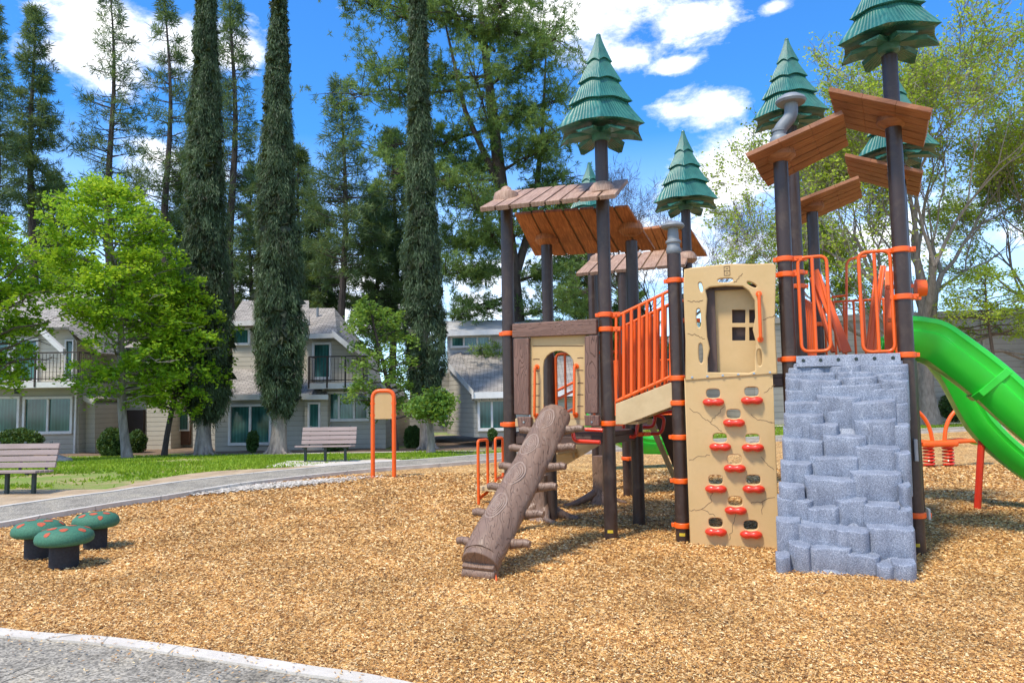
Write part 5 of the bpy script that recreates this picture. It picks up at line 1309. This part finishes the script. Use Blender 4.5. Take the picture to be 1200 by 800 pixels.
# ------------------------------------------------------------------ vegetation
def rot_axes(n, g):
    """n random orthonormal frames"""
    a = g.normal(size=(n, 3)); a /= np.linalg.norm(a, axis=1)[:, None]; b = g.normal(size=(n, 3)); b -= a*(a*b).sum(1)[:, None]; b /= np.linalg.norm(b, axis=1)[:, None]; return a, b
def leaves(name, C, L, Wd, mat, parent, g, dirv=None, dj=.5, flat=0.):
    """pointed folded leaves (two triangles-wide quads) at centres C"""
    n = len(C)
    a, b = rot_axes(n, g)
    if dirv is not None:
        a = dirv+g.normal(size=(n, 3))*dj; a /= np.linalg.norm(a, axis=1)[:, None]; b -= a*(a*b).sum(1)[:, None]; b /= np.linalg.norm(b, axis=1)[:, None]
    if flat: a[:, 2] *= (1-flat); b[:, 2] *= (1-flat); a /= np.linalg.norm(a, axis=1)[:, None]; b /= np.linalg.norm(b, axis=1)[:, None]
    L = np.broadcast_to(L, n)[:, None]; Wd = np.broadcast_to(Wd, n)[:, None]
    V = np.stack([C-a*L*.5, C+b*Wd*.5, C+a*L*.5, C-b*Wd*.5], 1)
    return npmesh(name, V.reshape(-1, 3), np.arange(n*4).reshape(-1, 4), mat, parent)
def trunk_mesh(mb, pts, r0, r1, n=10, flare=1.5):
    m = len(pts); rs = [lerp(r0, r1, i/(m-1))*(1+(flare-1)*math.exp(-i/(m-1)*14)) for i in range(m)]; mb.tube(pts, rs, n)
def cypress(label, px, pyb, prof, Yd, tr, seed):
    """prof: (pixel y, centre x, pixel width) down the column"""
    g = np.random.default_rng(seed); b = W(px, pyb, Yd); zg = tz(b.x, Yd); base = Vector((b.x, Yd, zg))
    o = thing('cypress_tree', label, 'tree', base, 0, 'tall columnar cypresses on the lawn')
    pr = [(W(cx, y, Yd).z, W(cx, y, Yd).x, w*.93/FPX*Yd/2) for (y, cx, w) in prof]; pr.sort()
    zs = np.array([p[0] for p in pr]); xs = np.array([p[1] for p in pr]); rs = np.array([p[2] for p in pr])
    mb = MB(); rd = random.Random(seed)
    zc = zs[0]+1.2
    pts = [base-Z*.2]+[Vector((lerp(base.x, float(np.interp(zc, zs, xs)), k/6)+rd.uniform(-.05, .05), Yd+rd.uniform(-.04, .04), lerp(zg, zc, k/6))) for k in range(1, 7)]
    mb.tube(pts, [tr*1.5, tr*1.15, tr, tr*.95, tr*.95, tr*.9, tr*.8], 14)
    for k in range(7):                              # buttress roots and low forks
        a = k*.9+rd.random(); d = Vector((math.cos(a), math.sin(a), 0)); mb.tube([base+d*tr*.5+Z*.5, base+d*tr*1.2+Z*.12, base+d*tr*2.3-Z*.05], [tr*.35, tr*.3, tr*.12], 7)
    for k in range(5):
        a = k*1.3; d = Vector((math.cos(a), math.sin(a), 0)); z0 = lerp(zg, zc, .5); mb.tube([Vector((pts[3].x, Yd, z0)), Vector((pts[3].x, Yd, z0+.6))+d*.25, Vector((pts[3].x, Yd, z0+1.6))+d*.5], [tr*.45, tr*.35, tr*.2], 7)
    mb.tube([pts[-1], Vector((float(xs[-1]), Yd, float(zs[-1])-.5))], [tr*.8, .05], 8)
    mb.build('trunk', M['bark_pale'], o, smooth=True, angle=60)
    H = zs[-1]-zs[0]; area = 2*math.pi*np.mean(rs)*H; nt_ = int(area*150)
    z = zs[0]+(g.random(nt_))*H
    a = g.uniform(0, 2*np.pi, nt_); 
    lump = np.array([noise.noise(Vector((math.cos(t_)*1.3, math.sin(t_)*1.3, float(zz_)*.9+seed))) for t_, zz_ in zip(a, z)])
    lump2 = np.array([noise.noise(Vector((math.cos(t_)*4, math.sin(t_)*4, float(zz_)*2.6+seed))) for t_, zz_ in zip(a, z)])
    r = np.interp(z, zs, rs)*(.80+.36*lump+.26*lump2); r *= 1-np.exp(-(z-zs[0])/.35)*.25
    cx = np.interp(z, zs, xs)
    C0 = np.stack([cx+np.cos(a)*r, Yd+np.sin(a)*r, z], 1); outv = np.stack([np.cos(a), np.sin(a), np.zeros(nt_)], 1)
    K = 9; C = np.repeat(C0, K, 0)+g.normal(size=(nt_*K, 3))*np.array([.06, .06, .16]); dv = np.repeat(outv*.35+np.array([0, 0, -1.])+g.normal(size=(nt_, 3))*.25, K, 0)
    leaves('crown', C, g.uniform(.10, .28, nt_*K), g.uniform(.014, .03, nt_*K), M['leaf_cypress'], o, g, dv, .2)
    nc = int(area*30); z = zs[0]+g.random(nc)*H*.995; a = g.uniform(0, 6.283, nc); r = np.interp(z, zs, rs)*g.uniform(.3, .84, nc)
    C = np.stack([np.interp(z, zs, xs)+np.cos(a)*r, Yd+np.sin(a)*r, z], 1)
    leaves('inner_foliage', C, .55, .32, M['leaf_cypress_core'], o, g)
    return o
cypress('tall slim cypress behind the bright green tree, left of the other two', 239, 527, [(-130, 243, 4), (-60, 243, 13), (0, 242, 22), (80, 241, 31), (160, 241, 42), (260, 240, 54), (330, 238, 68), (390, 238, 82), (440, 238, 80), (474, 240, 62), (492, 240, 28)], 27.5, .26, 3)
cypress('tall slim cypress left of the bench, with pointed top and pale flared trunk', 325, 525, [(-60, 328, 3), (-20, 328, 10), (40, 326, 22), (150, 325, 38), (250, 325, 52), (340, 326, 64), (400, 327, 70), (440, 328, 62), (470, 329, 46), (486, 329, 24)], 27.5, .27, 5)
cypress('tall slim cypress right of the orange panel, beside the grey-roofed house', 501, 508, [(-110, 489, 3), (-50, 489, 10), (0, 489, 17), (100, 491, 26), (200, 493, 36), (260, 494, 42), (350, 497, 54), (400, 498, 58), (450, 498, 50), (472, 500, 30)], 29.3, .24, 8)

def conifer(label, px, Yd, ytop, ystart, w, seed, mat='needle', group='conifers behind the houses', dens=1., bl=1., lean=0, tuft=(.26, .5), droop=.1, pyb=505, t_in=.25):
    g = np.random.default_rng(seed); rd = random.Random(seed)
    b = W(px, pyb, Yd); zg = -.4; T = W(px+lean, ytop, Yd); base = Vector((b.x, Yd, zg)); top = Vector((T.x, Yd, T.z)); H = T.z-zg
    z0 = W(px, ystart, Yd).z; Rm = w/2/FPX*Yd
    o = thing('conifer_tree', label, 'tree', base, 0, group)
    mb = MB(); axis = lambda z: base.lerp(top, (z-zg)/H)+Vector((.18*math.sin(z*.35+seed), .1*math.cos(z*.3), 0))
    tr = .012*H+.06
    mb.tube([axis(lerp(zg-.2, T.z, k/12)) for k in range(13)], [lerp(tr, .03, k/12) for k in range(13)], 8)
    Cs = []; Ds = []; z = z0
    nb = 0
    while z < T.z-.2:
        s = (z-z0)/(T.z-z0); prof_ = (1-s)**.75*min(1, .55+s*3.)
        for k in range(rd.choice([3, 4, 4, 5]) if bl < 1.5 else 6):
            a = rd.uniform(0, 6.283); L_ = Rm*prof_*rd.uniform(.55, 1.12)+.25; d = Vector((math.cos(a), math.sin(a), 0)); p0 = axis(z+rd.uniform(-.25, .25)); rise = rd.uniform(-.05, .35)-droop
            pts = [p0+d*L_*t_+Z*(L_*(rise*t_+.18*t_*t_)) for t_ in (0, .35, .7, 1)]
            mb.tube(pts, [.018+.012*L_, .014+.008*L_, .014, .006], 4, cap=False)
            nt_ = max(3, int(L_*2.6*dens))
            for j in range(nt_):
                t_ = t_in+(1-t_in)*(j+rd.random())/nt_; q_ = p0+d*L_*t_+Z*(L_*(rise*t_+.18*t_*t_)); sw = (1.15-t_)*L_*.36+.08
                side = Vector((-d.y, d.x, 0))*rd.uniform(-sw, sw); tq = q_+side+Z*rd.uniform(-.1, .12)
                if side.length > .25: mb.tube([q_, tq], [.009, .005], 3, cap=False)
                Cs.append(tq); Ds.append(d*.7+side.normalized()*.4+Z*rd.uniform(-.1, .5) if side.length > 0 else d)
        z += rd.uniform(.28, .55)/bl*(.55+.012*H)
    mb.build('trunk', M['bark_dark'], o)
    Cs = np.array([tuple(p) for p in Cs]); Ds = np.array([tuple(p) for p in Ds]); K = int(13*dens)+5; n = len(Cs)*K
    C = np.repeat(Cs, K, 0); D = np.repeat(Ds, K, 0); L_ = g.uniform(*tuft, n)
    dv = D*.5+g.normal(size=(n, 3))*.62; dv /= np.linalg.norm(dv, axis=1)[:, None]; C = C+dv*L_[:, None]*.5+g.normal(size=(n, 3))*.05
    leaves('crown', C, L_, g.uniform(.028, .05, n)*(Yd/42), M[mat], o, g, dv, .05)
    return o
conifer('dense dark conifer at the upper left, left of the thin ones', 38, 44, 6, 250, 78, 11, dens=1.5, bl=1.2, tuft=(.3, .6))
conifer('sparse thin pine against the cloud, left of its twin', 130, 46, -16, 235, 96, 12, dens=.95, bl=.75, tuft=(.35, .7), t_in=.45)
conifer('sparse thin pine next to the first cypress, right of its twin', 196, 46, -8, 265, 92, 13, dens=.95, bl=.8, tuft=(.35, .7), t_in=.45)
conifer('tall thin pine rising between the first and second cypress', 272, 43, -40, 330, 84, 14, dens=1.1, bl=.95, tuft=(.35, .7), t_in=.4)
conifer('conifer cut by the left picture edge', -6, 40, 0, 260, 60, 15, dens=1.2, bl=1.1)
conifer('pointed feathery conifer between the second and third cypress', 402, 42, 92, 330, 120, 16, dens=1.2, bl=1.0, tuft=(.35, .7), t_in=.4)
conifer('shorter dark conifer to the right of the second cypress', 372, 46, 240, 380, 100, 17, dens=1.5, bl=1.2)
conifer('shorter dark conifer close to the third cypress', 440, 45, 215, 400, 84, 18, dens=1.5, bl=1.2)
conifer('dark conifer in the gap between first and second cypress, lower than the thin pine', 296, 48, 190, 380, 90, 19, dens=1.5, bl=1.2)
conifer('dark conifer behind the bright green tree', 170, 50, 250, 420, 120, 20, dens=1.5, bl=1.2)
conifer('dark conifer above the roof of the left house', 60, 50, 200, 400, 110, 21, dens=1.6, bl=1.2)
conifer('broad conifer filling the gap just left of the third cypress', 462, 47, 150, 400, 110, 23, dens=1.5, bl=1.2, tuft=(.3, .6))
conifer('conifer between the second cypress and the pointed feathery one', 352, 49, 170, 400, 120, 24, dens=1.5, bl=1.2, tuft=(.3, .6))
conifer('conifer right of the first cypress, beneath the cloud', 222, 51, 170, 400, 110, 25, dens=1.4, bl=1.1, tuft=(.3, .6))
conifer('dark conifer behind the roof of the middle house', 340, 52, 280, 400, 110, 22, dens=1.5, bl=1.3)

CLIP = [None]
def grow(mb, p, d, L, r, depth, rd, out, spread=.6, up=.15, taper=.68, segs=3, minr=.008, nch=(2, 3), lr=(.62, .88)):
    pts = [p]; q = p; dd = d.copy()
    for k in range(segs):
        dd = (dd+Vector((rd.gauss(0, .13), rd.gauss(0, .13), rd.gauss(0, .09)+up*.12))).normalized(); q = q+dd*(L/segs); pts.append(q)
    if CLIP[0] and not CLIP[0](pts[-1]): return
    r1 = max(minr, r*taper); mb.tube(pts, [lerp(r, r1, k/segs) for k in range(segs+1)], 8 if r > .06 else (5 if r > .02 else 3), cap=False)
    if depth <= 2: out += [(pts[k], dd, depth) for k in range(1, segs+1)]
    if depth == 0: return
    n = rd.randint(*nch)
    for k in range(n):
        a = rd.uniform(0, 6.283); s = dd.orthogonal().normalized(); s2 = dd.cross(s); off = s*math.cos(a)+s2*math.sin(a)
        nd_ = (dd+off*rd.uniform(spread*.6, spread*1.25)+Z*up).normalized()
        st = pts[-1] if k < 2 else pts[rd.randint(1, segs)]
        grow(mb, st, nd_, L*rd.uniform(*lr), r1*rd.uniform(.7, .95), depth-1, rd, out, spread, up, taper, segs, minr, nch, lr)
# big loose pine in the middle
def bigpine():
    Yd = 36; seed = 31; g = np.random.default_rng(seed); rd = random.Random(seed); b = W(610, 500, Yd); base = Vector((b.x, Yd, -.4))
    o = thing('pine_tree', 'huge loose-crowned pine filling the sky behind the third cypress', 'tree', base)
    mb = MB(); T = W(560, -60, Yd); ctr = [base-Z*.2, W(608, 400, Yd), W(598, 300, Yd), W(585, 200, Yd), W(572, 90, Yd), W(562, 0, Yd), T]
    mb.tube(ctr, [.55, .42, .38, .32, .22, .12, .05], 12)
    mb.tube([W(602, 330, Yd), W(626, 250, Yd+.5), W(636, 150, Yd+1), W(640, 60, Yd+1)], [.24, .18, .1, .04], 8)
    mb.tube([W(590, 230, Yd), W(545, 130, Yd-1), W(520, 20, Yd-1)], [.2, .12, .04], 8)
    cl = []
    def lim(sx, sy, ex, ey, dy, n, r=.09):
        a = W(sx, sy, Yd); e = W(ex, ey, Yd); e.y += dy; m_ = a.lerp(e, .5)+Z*rd.uniform(-.5, .2); P = [a, m_, e]; mb.tube([a, a.lerp(m_, .5)+Z*rd.uniform(-.15, .15), m_, m_.lerp(e, .5)+Z*.2, e], [r, r*.8, r*.6, r*.4, r*.2], 6)
        for j in range(n):
            t_ = rd.uniform(.25, 1.05); q_ = a.lerp(e, t_)+Z*(-.3*math.sin(math.pi*min(1, t_))); sp_ = (.5+1.0*t_)
            c_ = q_+Vector((rd.gauss(0, sp_*.55), rd.gauss(0, sp_*.8), rd.gauss(.15, sp_*.33))); mb.tube([q_, q_.lerp(c_, .5)+Z*.1, c_], [.03, .02, .008], 4, cap=False); cl.append(c_)
    for (sx, sy, ex, ey, dy, n) in [(565, 20, 425, -30, 1, 34), (566, 40, 412, 20, -2, 36), (570, 90, 430, 60, 2, 34), (572, 100, 424, 120, -1, 34), (578, 150, 440, 165, 1, 30), (585, 210, 462, 215, -2, 18), (560, 0, 640, -30, 0, 30),
                                    (566, 30, 650, 20, 2, 36), (575, 100, 645, 70, -2, 34), (580, 140, 655, 110, 1, 36), (590, 200, 650, 170, -2, 36), (596, 250, 660, 200, 1, 34), (598, 280, 668, 240, -1, 30), (585, 200, 520, 170, 2, 30),
                                    (590, 240, 520, 230, -3, 34), (596, 270, 520, 280, 1, 34), (600, 310, 520, 330, -2, 30), (604, 340, 530, 375, 1, 24), (604, 330, 680, 300, 1, 26), (606, 370, 690, 345, -2, 24), (608, 390, 660, 400, 2, 20), (580, 60, 520, 20, -2, 30), (600, 300, 560, 260, -3, 26), (565, 60, 590, 40, -3, 26), (585, 180, 560, 120, -3, 26), (607, 400, 540, 430, -2, 14), (620, 260, 650, 260, 3, 20)]:
        lim(sx, sy, ex, ey, dy, int(n*1.7))
    mb.build('trunk', M['bark_dark'], o, smooth=True, angle=60)
    Cs = []
    for c_ in cl:
        for k in range(6): Cs.append((c_.x+rd.gauss(0, .34), c_.y+rd.gauss(0, .34), c_.z+rd.gauss(0, .20)))
    Cs = np.array(Cs); K = 24; n = len(Cs)*K; C = np.repeat(Cs, K, 0); dv = g.normal(size=(n, 3)); dv[:, 2] += .35; dv /= np.linalg.norm(dv, axis=1)[:, None]; L_ = g.uniform(.18, .34, n)
    leaves('crown', C+dv*L_[:, None]*.5, L_, g.uniform(.026, .042, n), M['needle_soft'], o, g, dv, .05)
bigpine()

def deciduous(label, name, base, hT, d0, L0, r0, depth, mat, seed, nl, lsize, jit=.35, bark='bark', spread=.6, up=.15, cat='tree', group=None, clip=None, hole=.0, flat=.25, extra=(), lr=(.62, .88), taper=.68, nch=(2, 3), forks=3, mr=.007, twigs=0):
    rd = random.Random(seed); g = np.random.default_rng(seed)
    o = thing(name, label, cat, base, 0, group); mb = MB(); out = []
    tp = base+Vector(d0)*hT; trunk_mesh(mb, [base-Z*.15]+[base.lerp(tp, k/5)+Vector((rd.gauss(0, .04), rd.gauss(0, .03), 0)) for k in range(1, 6)], r0, r0*.75, 12)
    CLIP[0] = clip
    for k in range(forks):
        a = 6.283*k/forks+rd.uniform(-.4, .4); d = (Vector((math.cos(a), math.sin(a), 0))*spread*.9+Z*(1.0)).normalized(); grow(mb, tp-Z*.1, d, L0*rd.uniform(.8, 1.1), r0*.5, depth, rd, out, spread, up, taper, 3, mr, nch, lr)
    grow(mb, tp-Z*.1, Z, L0*1.1, r0*.65, depth, rd, out, spread, up, taper, 3, mr, nch, lr)
    for (d, L_, dep) in extra: grow(mb, tp-Z*.6, Vector(d).normalized(), L_, r0*.33, dep, rd, out, spread, up*.2, taper, 3, mr, nch, lr)
    mb.build('trunk', M[bark], o, smooth=True, angle=60)
    if twigs:
        P = np.array([tuple(q[0]) for q in out]); D = np.array([tuple(q[1]) for q in out]); idx = g.integers(0, len(P), twigs); L_ = g.uniform(.35, .95, twigs)
        dv = D[idx]*.8+g.normal(size=(twigs, 3))*.55; dv /= np.linalg.norm(dv, axis=1)[:, None]
        leaves('twigs', P[idx]+dv*L_[:, None]*.5, L_, .022, M[bark], o, g, dv, .02)
        out = out+[(Vector(tuple(P[i]+dv[k]*L_[k]*u_)), None, 0) for k, i in enumerate(idx[:twigs//2]) for u_ in (.6, 1.)]
    if nl:
        if clip: out = [q for q in out if clip(q[0])]
        P = np.array([tuple(q[0]) for q in out]); idx = g.integers(0, len(P), nl); 
        cw_ = g.random(len(P))**2.2; keep = g.random(nl) < (hole+(1-hole)*cw_[idx]); idx = idx[keep]; n = len(idx)
        off_ = g.normal(size=(n, 3))*jit*np.array([1, 1, .55]); C = P[idx]+off_
        leaves('crown', C, g.uniform(.6, 1.25, n)*lsize, g.uniform(.45, .8, n)*lsize, M[mat], o, g, None, .5, flat)
    return o

def leader_tree(label, name, base, H, z0, rad, nb, mat, seed, bark, r0=.14, ls=.2, per=26, lean=(0, 0), clip=None, rise=.55, group=None, disc=.34, top=None, dens=2.6):
    """upright tree: branches all along a leader, carrying flat sprays of leaves"""
    rd = random.Random(seed); g = np.random.default_rng(seed); o = thing(name, label, 'tree', base, 0, group); mb = MB(); cl = []
    def axis(z): t_ = z/H; return base+Vector((lean[0]*t_+.12*math.sin(z*.8+seed), lean[1]*t_+.08*math.sin(z*.6), z))
    mb.tube([axis(lerp(-.15, H*.97, k/14)) for k in range(15)], [r0*(1.35 if k == 0 else 1)*(1-k/15)**.8+.012 for k in range(15)], 10)
    for i in range(nb):
        u_ = (i+rd.random())/nb; z = lerp(z0, H*.96, u_); a = i*2.4+rd.uniform(-.5, .5); L_ = rad(u_)*rd.uniform(.72, 1.12); d = Vector((math.cos(a), math.sin(a), 0)); rs = rise*rd.uniform(.5, 1.35)*(.6+.9*u_)
        P = [axis(z)]; n = 6
        for k in range(1, n+1):
            t_ = k/n; P.append(axis(z)+d*L_*t_+Z*(L_*(rs*t_-.16*t_*t_))+Vector((rd.gauss(0, .05), rd.gauss(0, .05), rd.gauss(0, .05)))*L_*.6)
        if clip and not clip(P[3]): continue
        rr = r0*.42*(1-u_*.6)*min(1, L_/1.5); mb.tube(P, [max(.006, rr*(1-k/(n+1))) for k in range(n+1)], 6, cap=False)
        ns = max(4, int(L_*dens))
        for j in range(ns):
            t_ = .22+.8*(j+rd.random())/ns; k = min(n-1, int(t_*n)); q = P[k].lerp(P[k+1], min(1., t_*n-k)); s = Vector((-d.y, d.x, 0))*rd.choice([-1, 1]); ll = L_*.42*(1.1-t_)+.18
            dd = (d*.7+s*rd.uniform(.4, 1.1)+Z*rd.uniform(-.1, .45)).normalized()
            for m_ in range(max(1, int(ll*3.3))):
                e_ = q+dd*ll*(m_+1)/max(1, int(ll*3.3))+Vector((rd.gauss(0, .07), rd.gauss(0, .07), rd.gauss(0, .06)))
                if clip and not clip(e_): continue
                cl.append(e_)
            mb.tube([q, q+dd*ll*.5+Z*.02, q+dd*ll], [max(.006, rr*.3), .006, .003], 4, cap=False)
    mb.build('trunk', M[bark], o, smooth=True, angle=60)
    P = np.array([tuple(q) for q in cl]); w_ = g.random(len(P))**.8*per*1.6; idx = np.repeat(np.arange(len(P)), w_.astype(int)+3); n = len(idx)
    a = g.uniform(0, 6.283, n); rr = disc*np.sqrt(g.random(n))*(.6+.7*g.random(len(P))[idx]); tilt = g.normal(0, .4, (len(P), 2))[idx]
    X = np.cos(a)*rr; Y = np.sin(a)*rr; C = P[idx]+np.stack([X, Y, X*tilt[:, 0]+Y*tilt[:, 1]-.25*rr*rr/disc+g.normal(0, .085, n)], 1)
    leaves('crown', C, g.uniform(.6, 1.25, n)*ls, g.uniform(.4, .75, n)*ls, M[mat], o, g, None, .5, .45)
    return o
# bright green tree
b = GT(150, 531); b.y = 25.5; b.x = W(150, 531, 25.5).x; b.z = tz(b.x, b.y)
zc_ = W(150, 372, 25.5).z
leader_tree('bright yellow-green leafy tree with slim pale trunk before the left house', 'leafy_tree', b, 10.1, 1.9, lambda u: 3.0*(math.sin(math.pi*min(1, .16+.84*u))**.6)*(1-.35*u*u), 105, 'leaf_bright', 41, 'bark_pale', .15, .15, 62, lean=(-1.0, 0), disc=.42,
    clip=lambda p: (p.z > zc_+.5 or p.x > b.x-1.0) and p.x < b.x+2.2-.15*max(0, p.z-5) and p.z > 1.35+max(0, b.x-p.x)*.7, rise=.42)
b2 = Vector((W(196, 525, 27).x, 27, tz(-13, 27)))
leader_tree('small green tree with thin dark twin trunk left of the first cypress', 'leafy_tree', b2, 6.2, 1.6, lambda u: 1.9*(math.sin(math.pi*min(1, .2+.8*u))**.7), 40, 'leaf_bright', 42, 'bark_dark', .10, .15, 50, lean=(.9, -.5), clip=lambda p: p.x > b2.x-.9, rise=.4)
b3 = Vector((W(-40, 535, 22).x, 22, tz(-16, 22)))
leader_tree('yellow-green leafy tree cut off by the left picture edge', 'leafy_tree', b3, 8.0, 2.0, lambda u: 2.4*(math.sin(math.pi*min(1, .2+.8*u))**.7), 70, 'leaf_bright', 43, 'bark', .15, .15, 62, clip=lambda p: p.x < W(34, 300, 22).x and (p.z > 4.2 or p.x < W(22, 300, 22).x) and p.z > 2.3)
b4 = Vector((W(463, 512, 28.5).x, 28.5, tz(-5, 28.5)))
leader_tree('small leafy tree with leaning dark trunk behind the orange panel', 'leafy_tree', b4, 6.0, 1.2, lambda u: 1.7*(math.sin(math.pi*min(1, .3+.7*u))**.8), 42, 'leaf_mid', 44, 'bark_dark', .12, .14, 42, lean=(-.9, 0), clip=lambda p: W(392, 400, 28.5).x < p.x < W(486, 400, 28.5).x, rise=.5, disc=.3)
b5 = Vector((W(505, 513, 25.5).x, 25.5, tz(-3, 25.5)))
deciduous('short pale-trunked sapling before the third cypress', 'sapling', b5, 1.15, (-.02, 0, 1), .42, .14, 3, 'leaf_mid', 45, 7000, .14, .18, 'bark_pale', .95, .0, hole=.4, flat=.3)
# right-hand big tree in spring leaf
b6 = W(1088, 500, 34); b6.z = .05
deciduous('big spreading tree in sparse spring leaf behind the tower on the right', 'spring_tree', b6, 4.0, (.0, 0, 1), 3.5, .42, 7, 'leaf_spring', 46, 150000, .15, .135, 'bark_grey', .42, .10, hole=.25, flat=.2, lr=(.68, .86), taper=.60, mr=.011, twigs=15000, forks=5, extra=(((-1, .1, .25), 3.6, 5), ((1, .1, .15), 3.6, 5), ((.7, -.4, .05), 3.2, 5), ((-.6, -.6, .1), 3.2, 5)))
b7 = W(1235, 500, 36); b7.z = .05
deciduous('sparse spring tree standing at the right picture edge', 'spring_tree', b7, 3., (.0, 0, 1), 3.2, .3, 7, 'leaf_spring', 47, 60000, .16, .14, 'bark_grey', .42, .12, hole=.12, flat=.2, lr=(.68, .86), taper=.62, twigs=4000, forks=3)
b8 = W(775, 490, 48); b8.z = -.3
deciduous('bare leafless tree behind the second green tree topper', 'bare_tree', b8, 3.2, (.0, 0, 1), 3.6, .3, 7, 'leaf_spring', 48, 0, .2, .4, 'bark_dark', .5, .12, lr=(.68, .86), taper=.64, twigs=9000)
b9 = W(925, 490, 44); b9.z = -.1
deciduous('mid-sized spring tree left of the big spreading tree', 'spring_tree', b9, 2.5, (.0, 0, 1), 2.8, .26, 6, 'leaf_spring', 49, 80000, .16, .14, 'bark_grey', .5, .12, hole=.2, flat=.2, lr=(.68, .86), taper=.58, twigs=6000, clip=lambda p: p.x > W(885, 300, 44).x)
b10 = W(1168, 500, 33); b10.z = .05
leader_tree('low spring tree hanging over the hall wall behind the green slides', 'spring_tree', b10, 7.4, 4.0, lambda u: 2.8*(math.sin(math.pi*min(1, .3+.7*u))**.8), 40, 'leaf_spring', 50, 'bark', .10, .12, 34, rise=.25, disc=.36, clip=lambda p: p.z > 3.9)
# pines behind the roofs
conifer('dark pine right of the huge pine, behind the front plank roof', 690, 50, 250, 430, 120, 51, 'needle_soft', dens=1.5, bl=1.2)
conifer('dark pine seen between stair rail and tan climbing panel', 742, 52, 330, 450, 110, 52, 'needle_soft', dens=1.5, bl=1.2)
conifer('low dark pine behind the tan climbing panel', 850, 56, 345, 450, 110, 53, 'needle_soft', dens=1.4, bl=1.2)

# bushes
def bush(label, px, pyb, w, h, Yd, seed, mat='leaf_bush', nl=9000, ls=.09, stem=None, group='clipped bushes along the house walls'):
    g = np.random.default_rng(seed); p = W(px, pyb, Yd); z = tz(p.x, Yd); r = w/2/FPX*Yd; hh = h/FPX*Yd
    o = thing('bush', label, 'bush', (p.x, Yd, z), 0, group)
    d = g.normal(size=(nl, 3)); d /= np.linalg.norm(d, axis=1)[:, None]; lum = np.array([noise.noise(Vector(v)*2.2+Vector((seed, 0, 0))) for v in d]); k = (g.random(nl)**.25)*(1+.22*lum)
    zb = z+(stem or 0); C = np.stack([p.x+d[:, 0]*r*k, Yd+d[:, 1]*r*.85*k, zb+hh*.5+d[:, 2]*hh*.52*k], 1); C = C[C[:, 2] > z+.03]; n = len(C)
    leaves('foliage', C, g.uniform(.7, 1.3, n)*ls, g.uniform(.5, .8, n)*ls, M[mat], o, g)
    mb = MB(); mb.tube([Vector((p.x, Yd, z-.1)), Vector((p.x+.03, Yd, zb+hh*.5))], [.05, .03], 7)
    for k in range(5): a = k*1.26; mb.tube([Vector((p.x, Yd, z+.1+(stem or 0))), Vector((p.x+math.cos(a)*r*.5, Yd+math.sin(a)*r*.4, zb+hh*.6))], [.03, .01], 5)
    mb.build('stem', M['bark'], o)
bush('round dark bush under the window of the left house', 20, 527, 52, 34, 27.5, 61)
bush('round dark bush between left house and bright green tree trunk', 131, 531, 32, 33, 27.5, 62)
bush('low hedge bush behind the middle bench', 394, 503, 30, 14, 29., 63, nl=5000)
bush('dark clipped bush behind the leaning trunk', 484, 505, 22, 26, 30, 64)
bush('little ball topiary on a stem before the patio door', 577, 502, 11, 14, 28.5, 65, nl=2500, ls=.07, stem=.35)
bush('scruffy bush beside the patio door of the middle house', 296, 524, 14, 26, 28.8, 66, nl=2200, ls=.1)
bush('dark shrub at the foot of the hall wall, left of the slide', 1120, 490, 34, 34, 36, 67, nl=5000)
bush('dark shrub between the tree trunks near the right doorway', 160, 524, 22, 26, 30, 68, nl=4000)
bush('long dark shrub behind the play deck, before the pale flats', 700, 497, 90, 24, 40, 69, nl=9000, ls=.14)
bush('long dark shrub behind the stair rails', 800, 495, 100, 26, 42, 70, nl=9000, ls=.14)
bush('dark shrub behind the tower ladders', 990, 494, 90, 44, 38, 71, nl=12000, ls=.14)
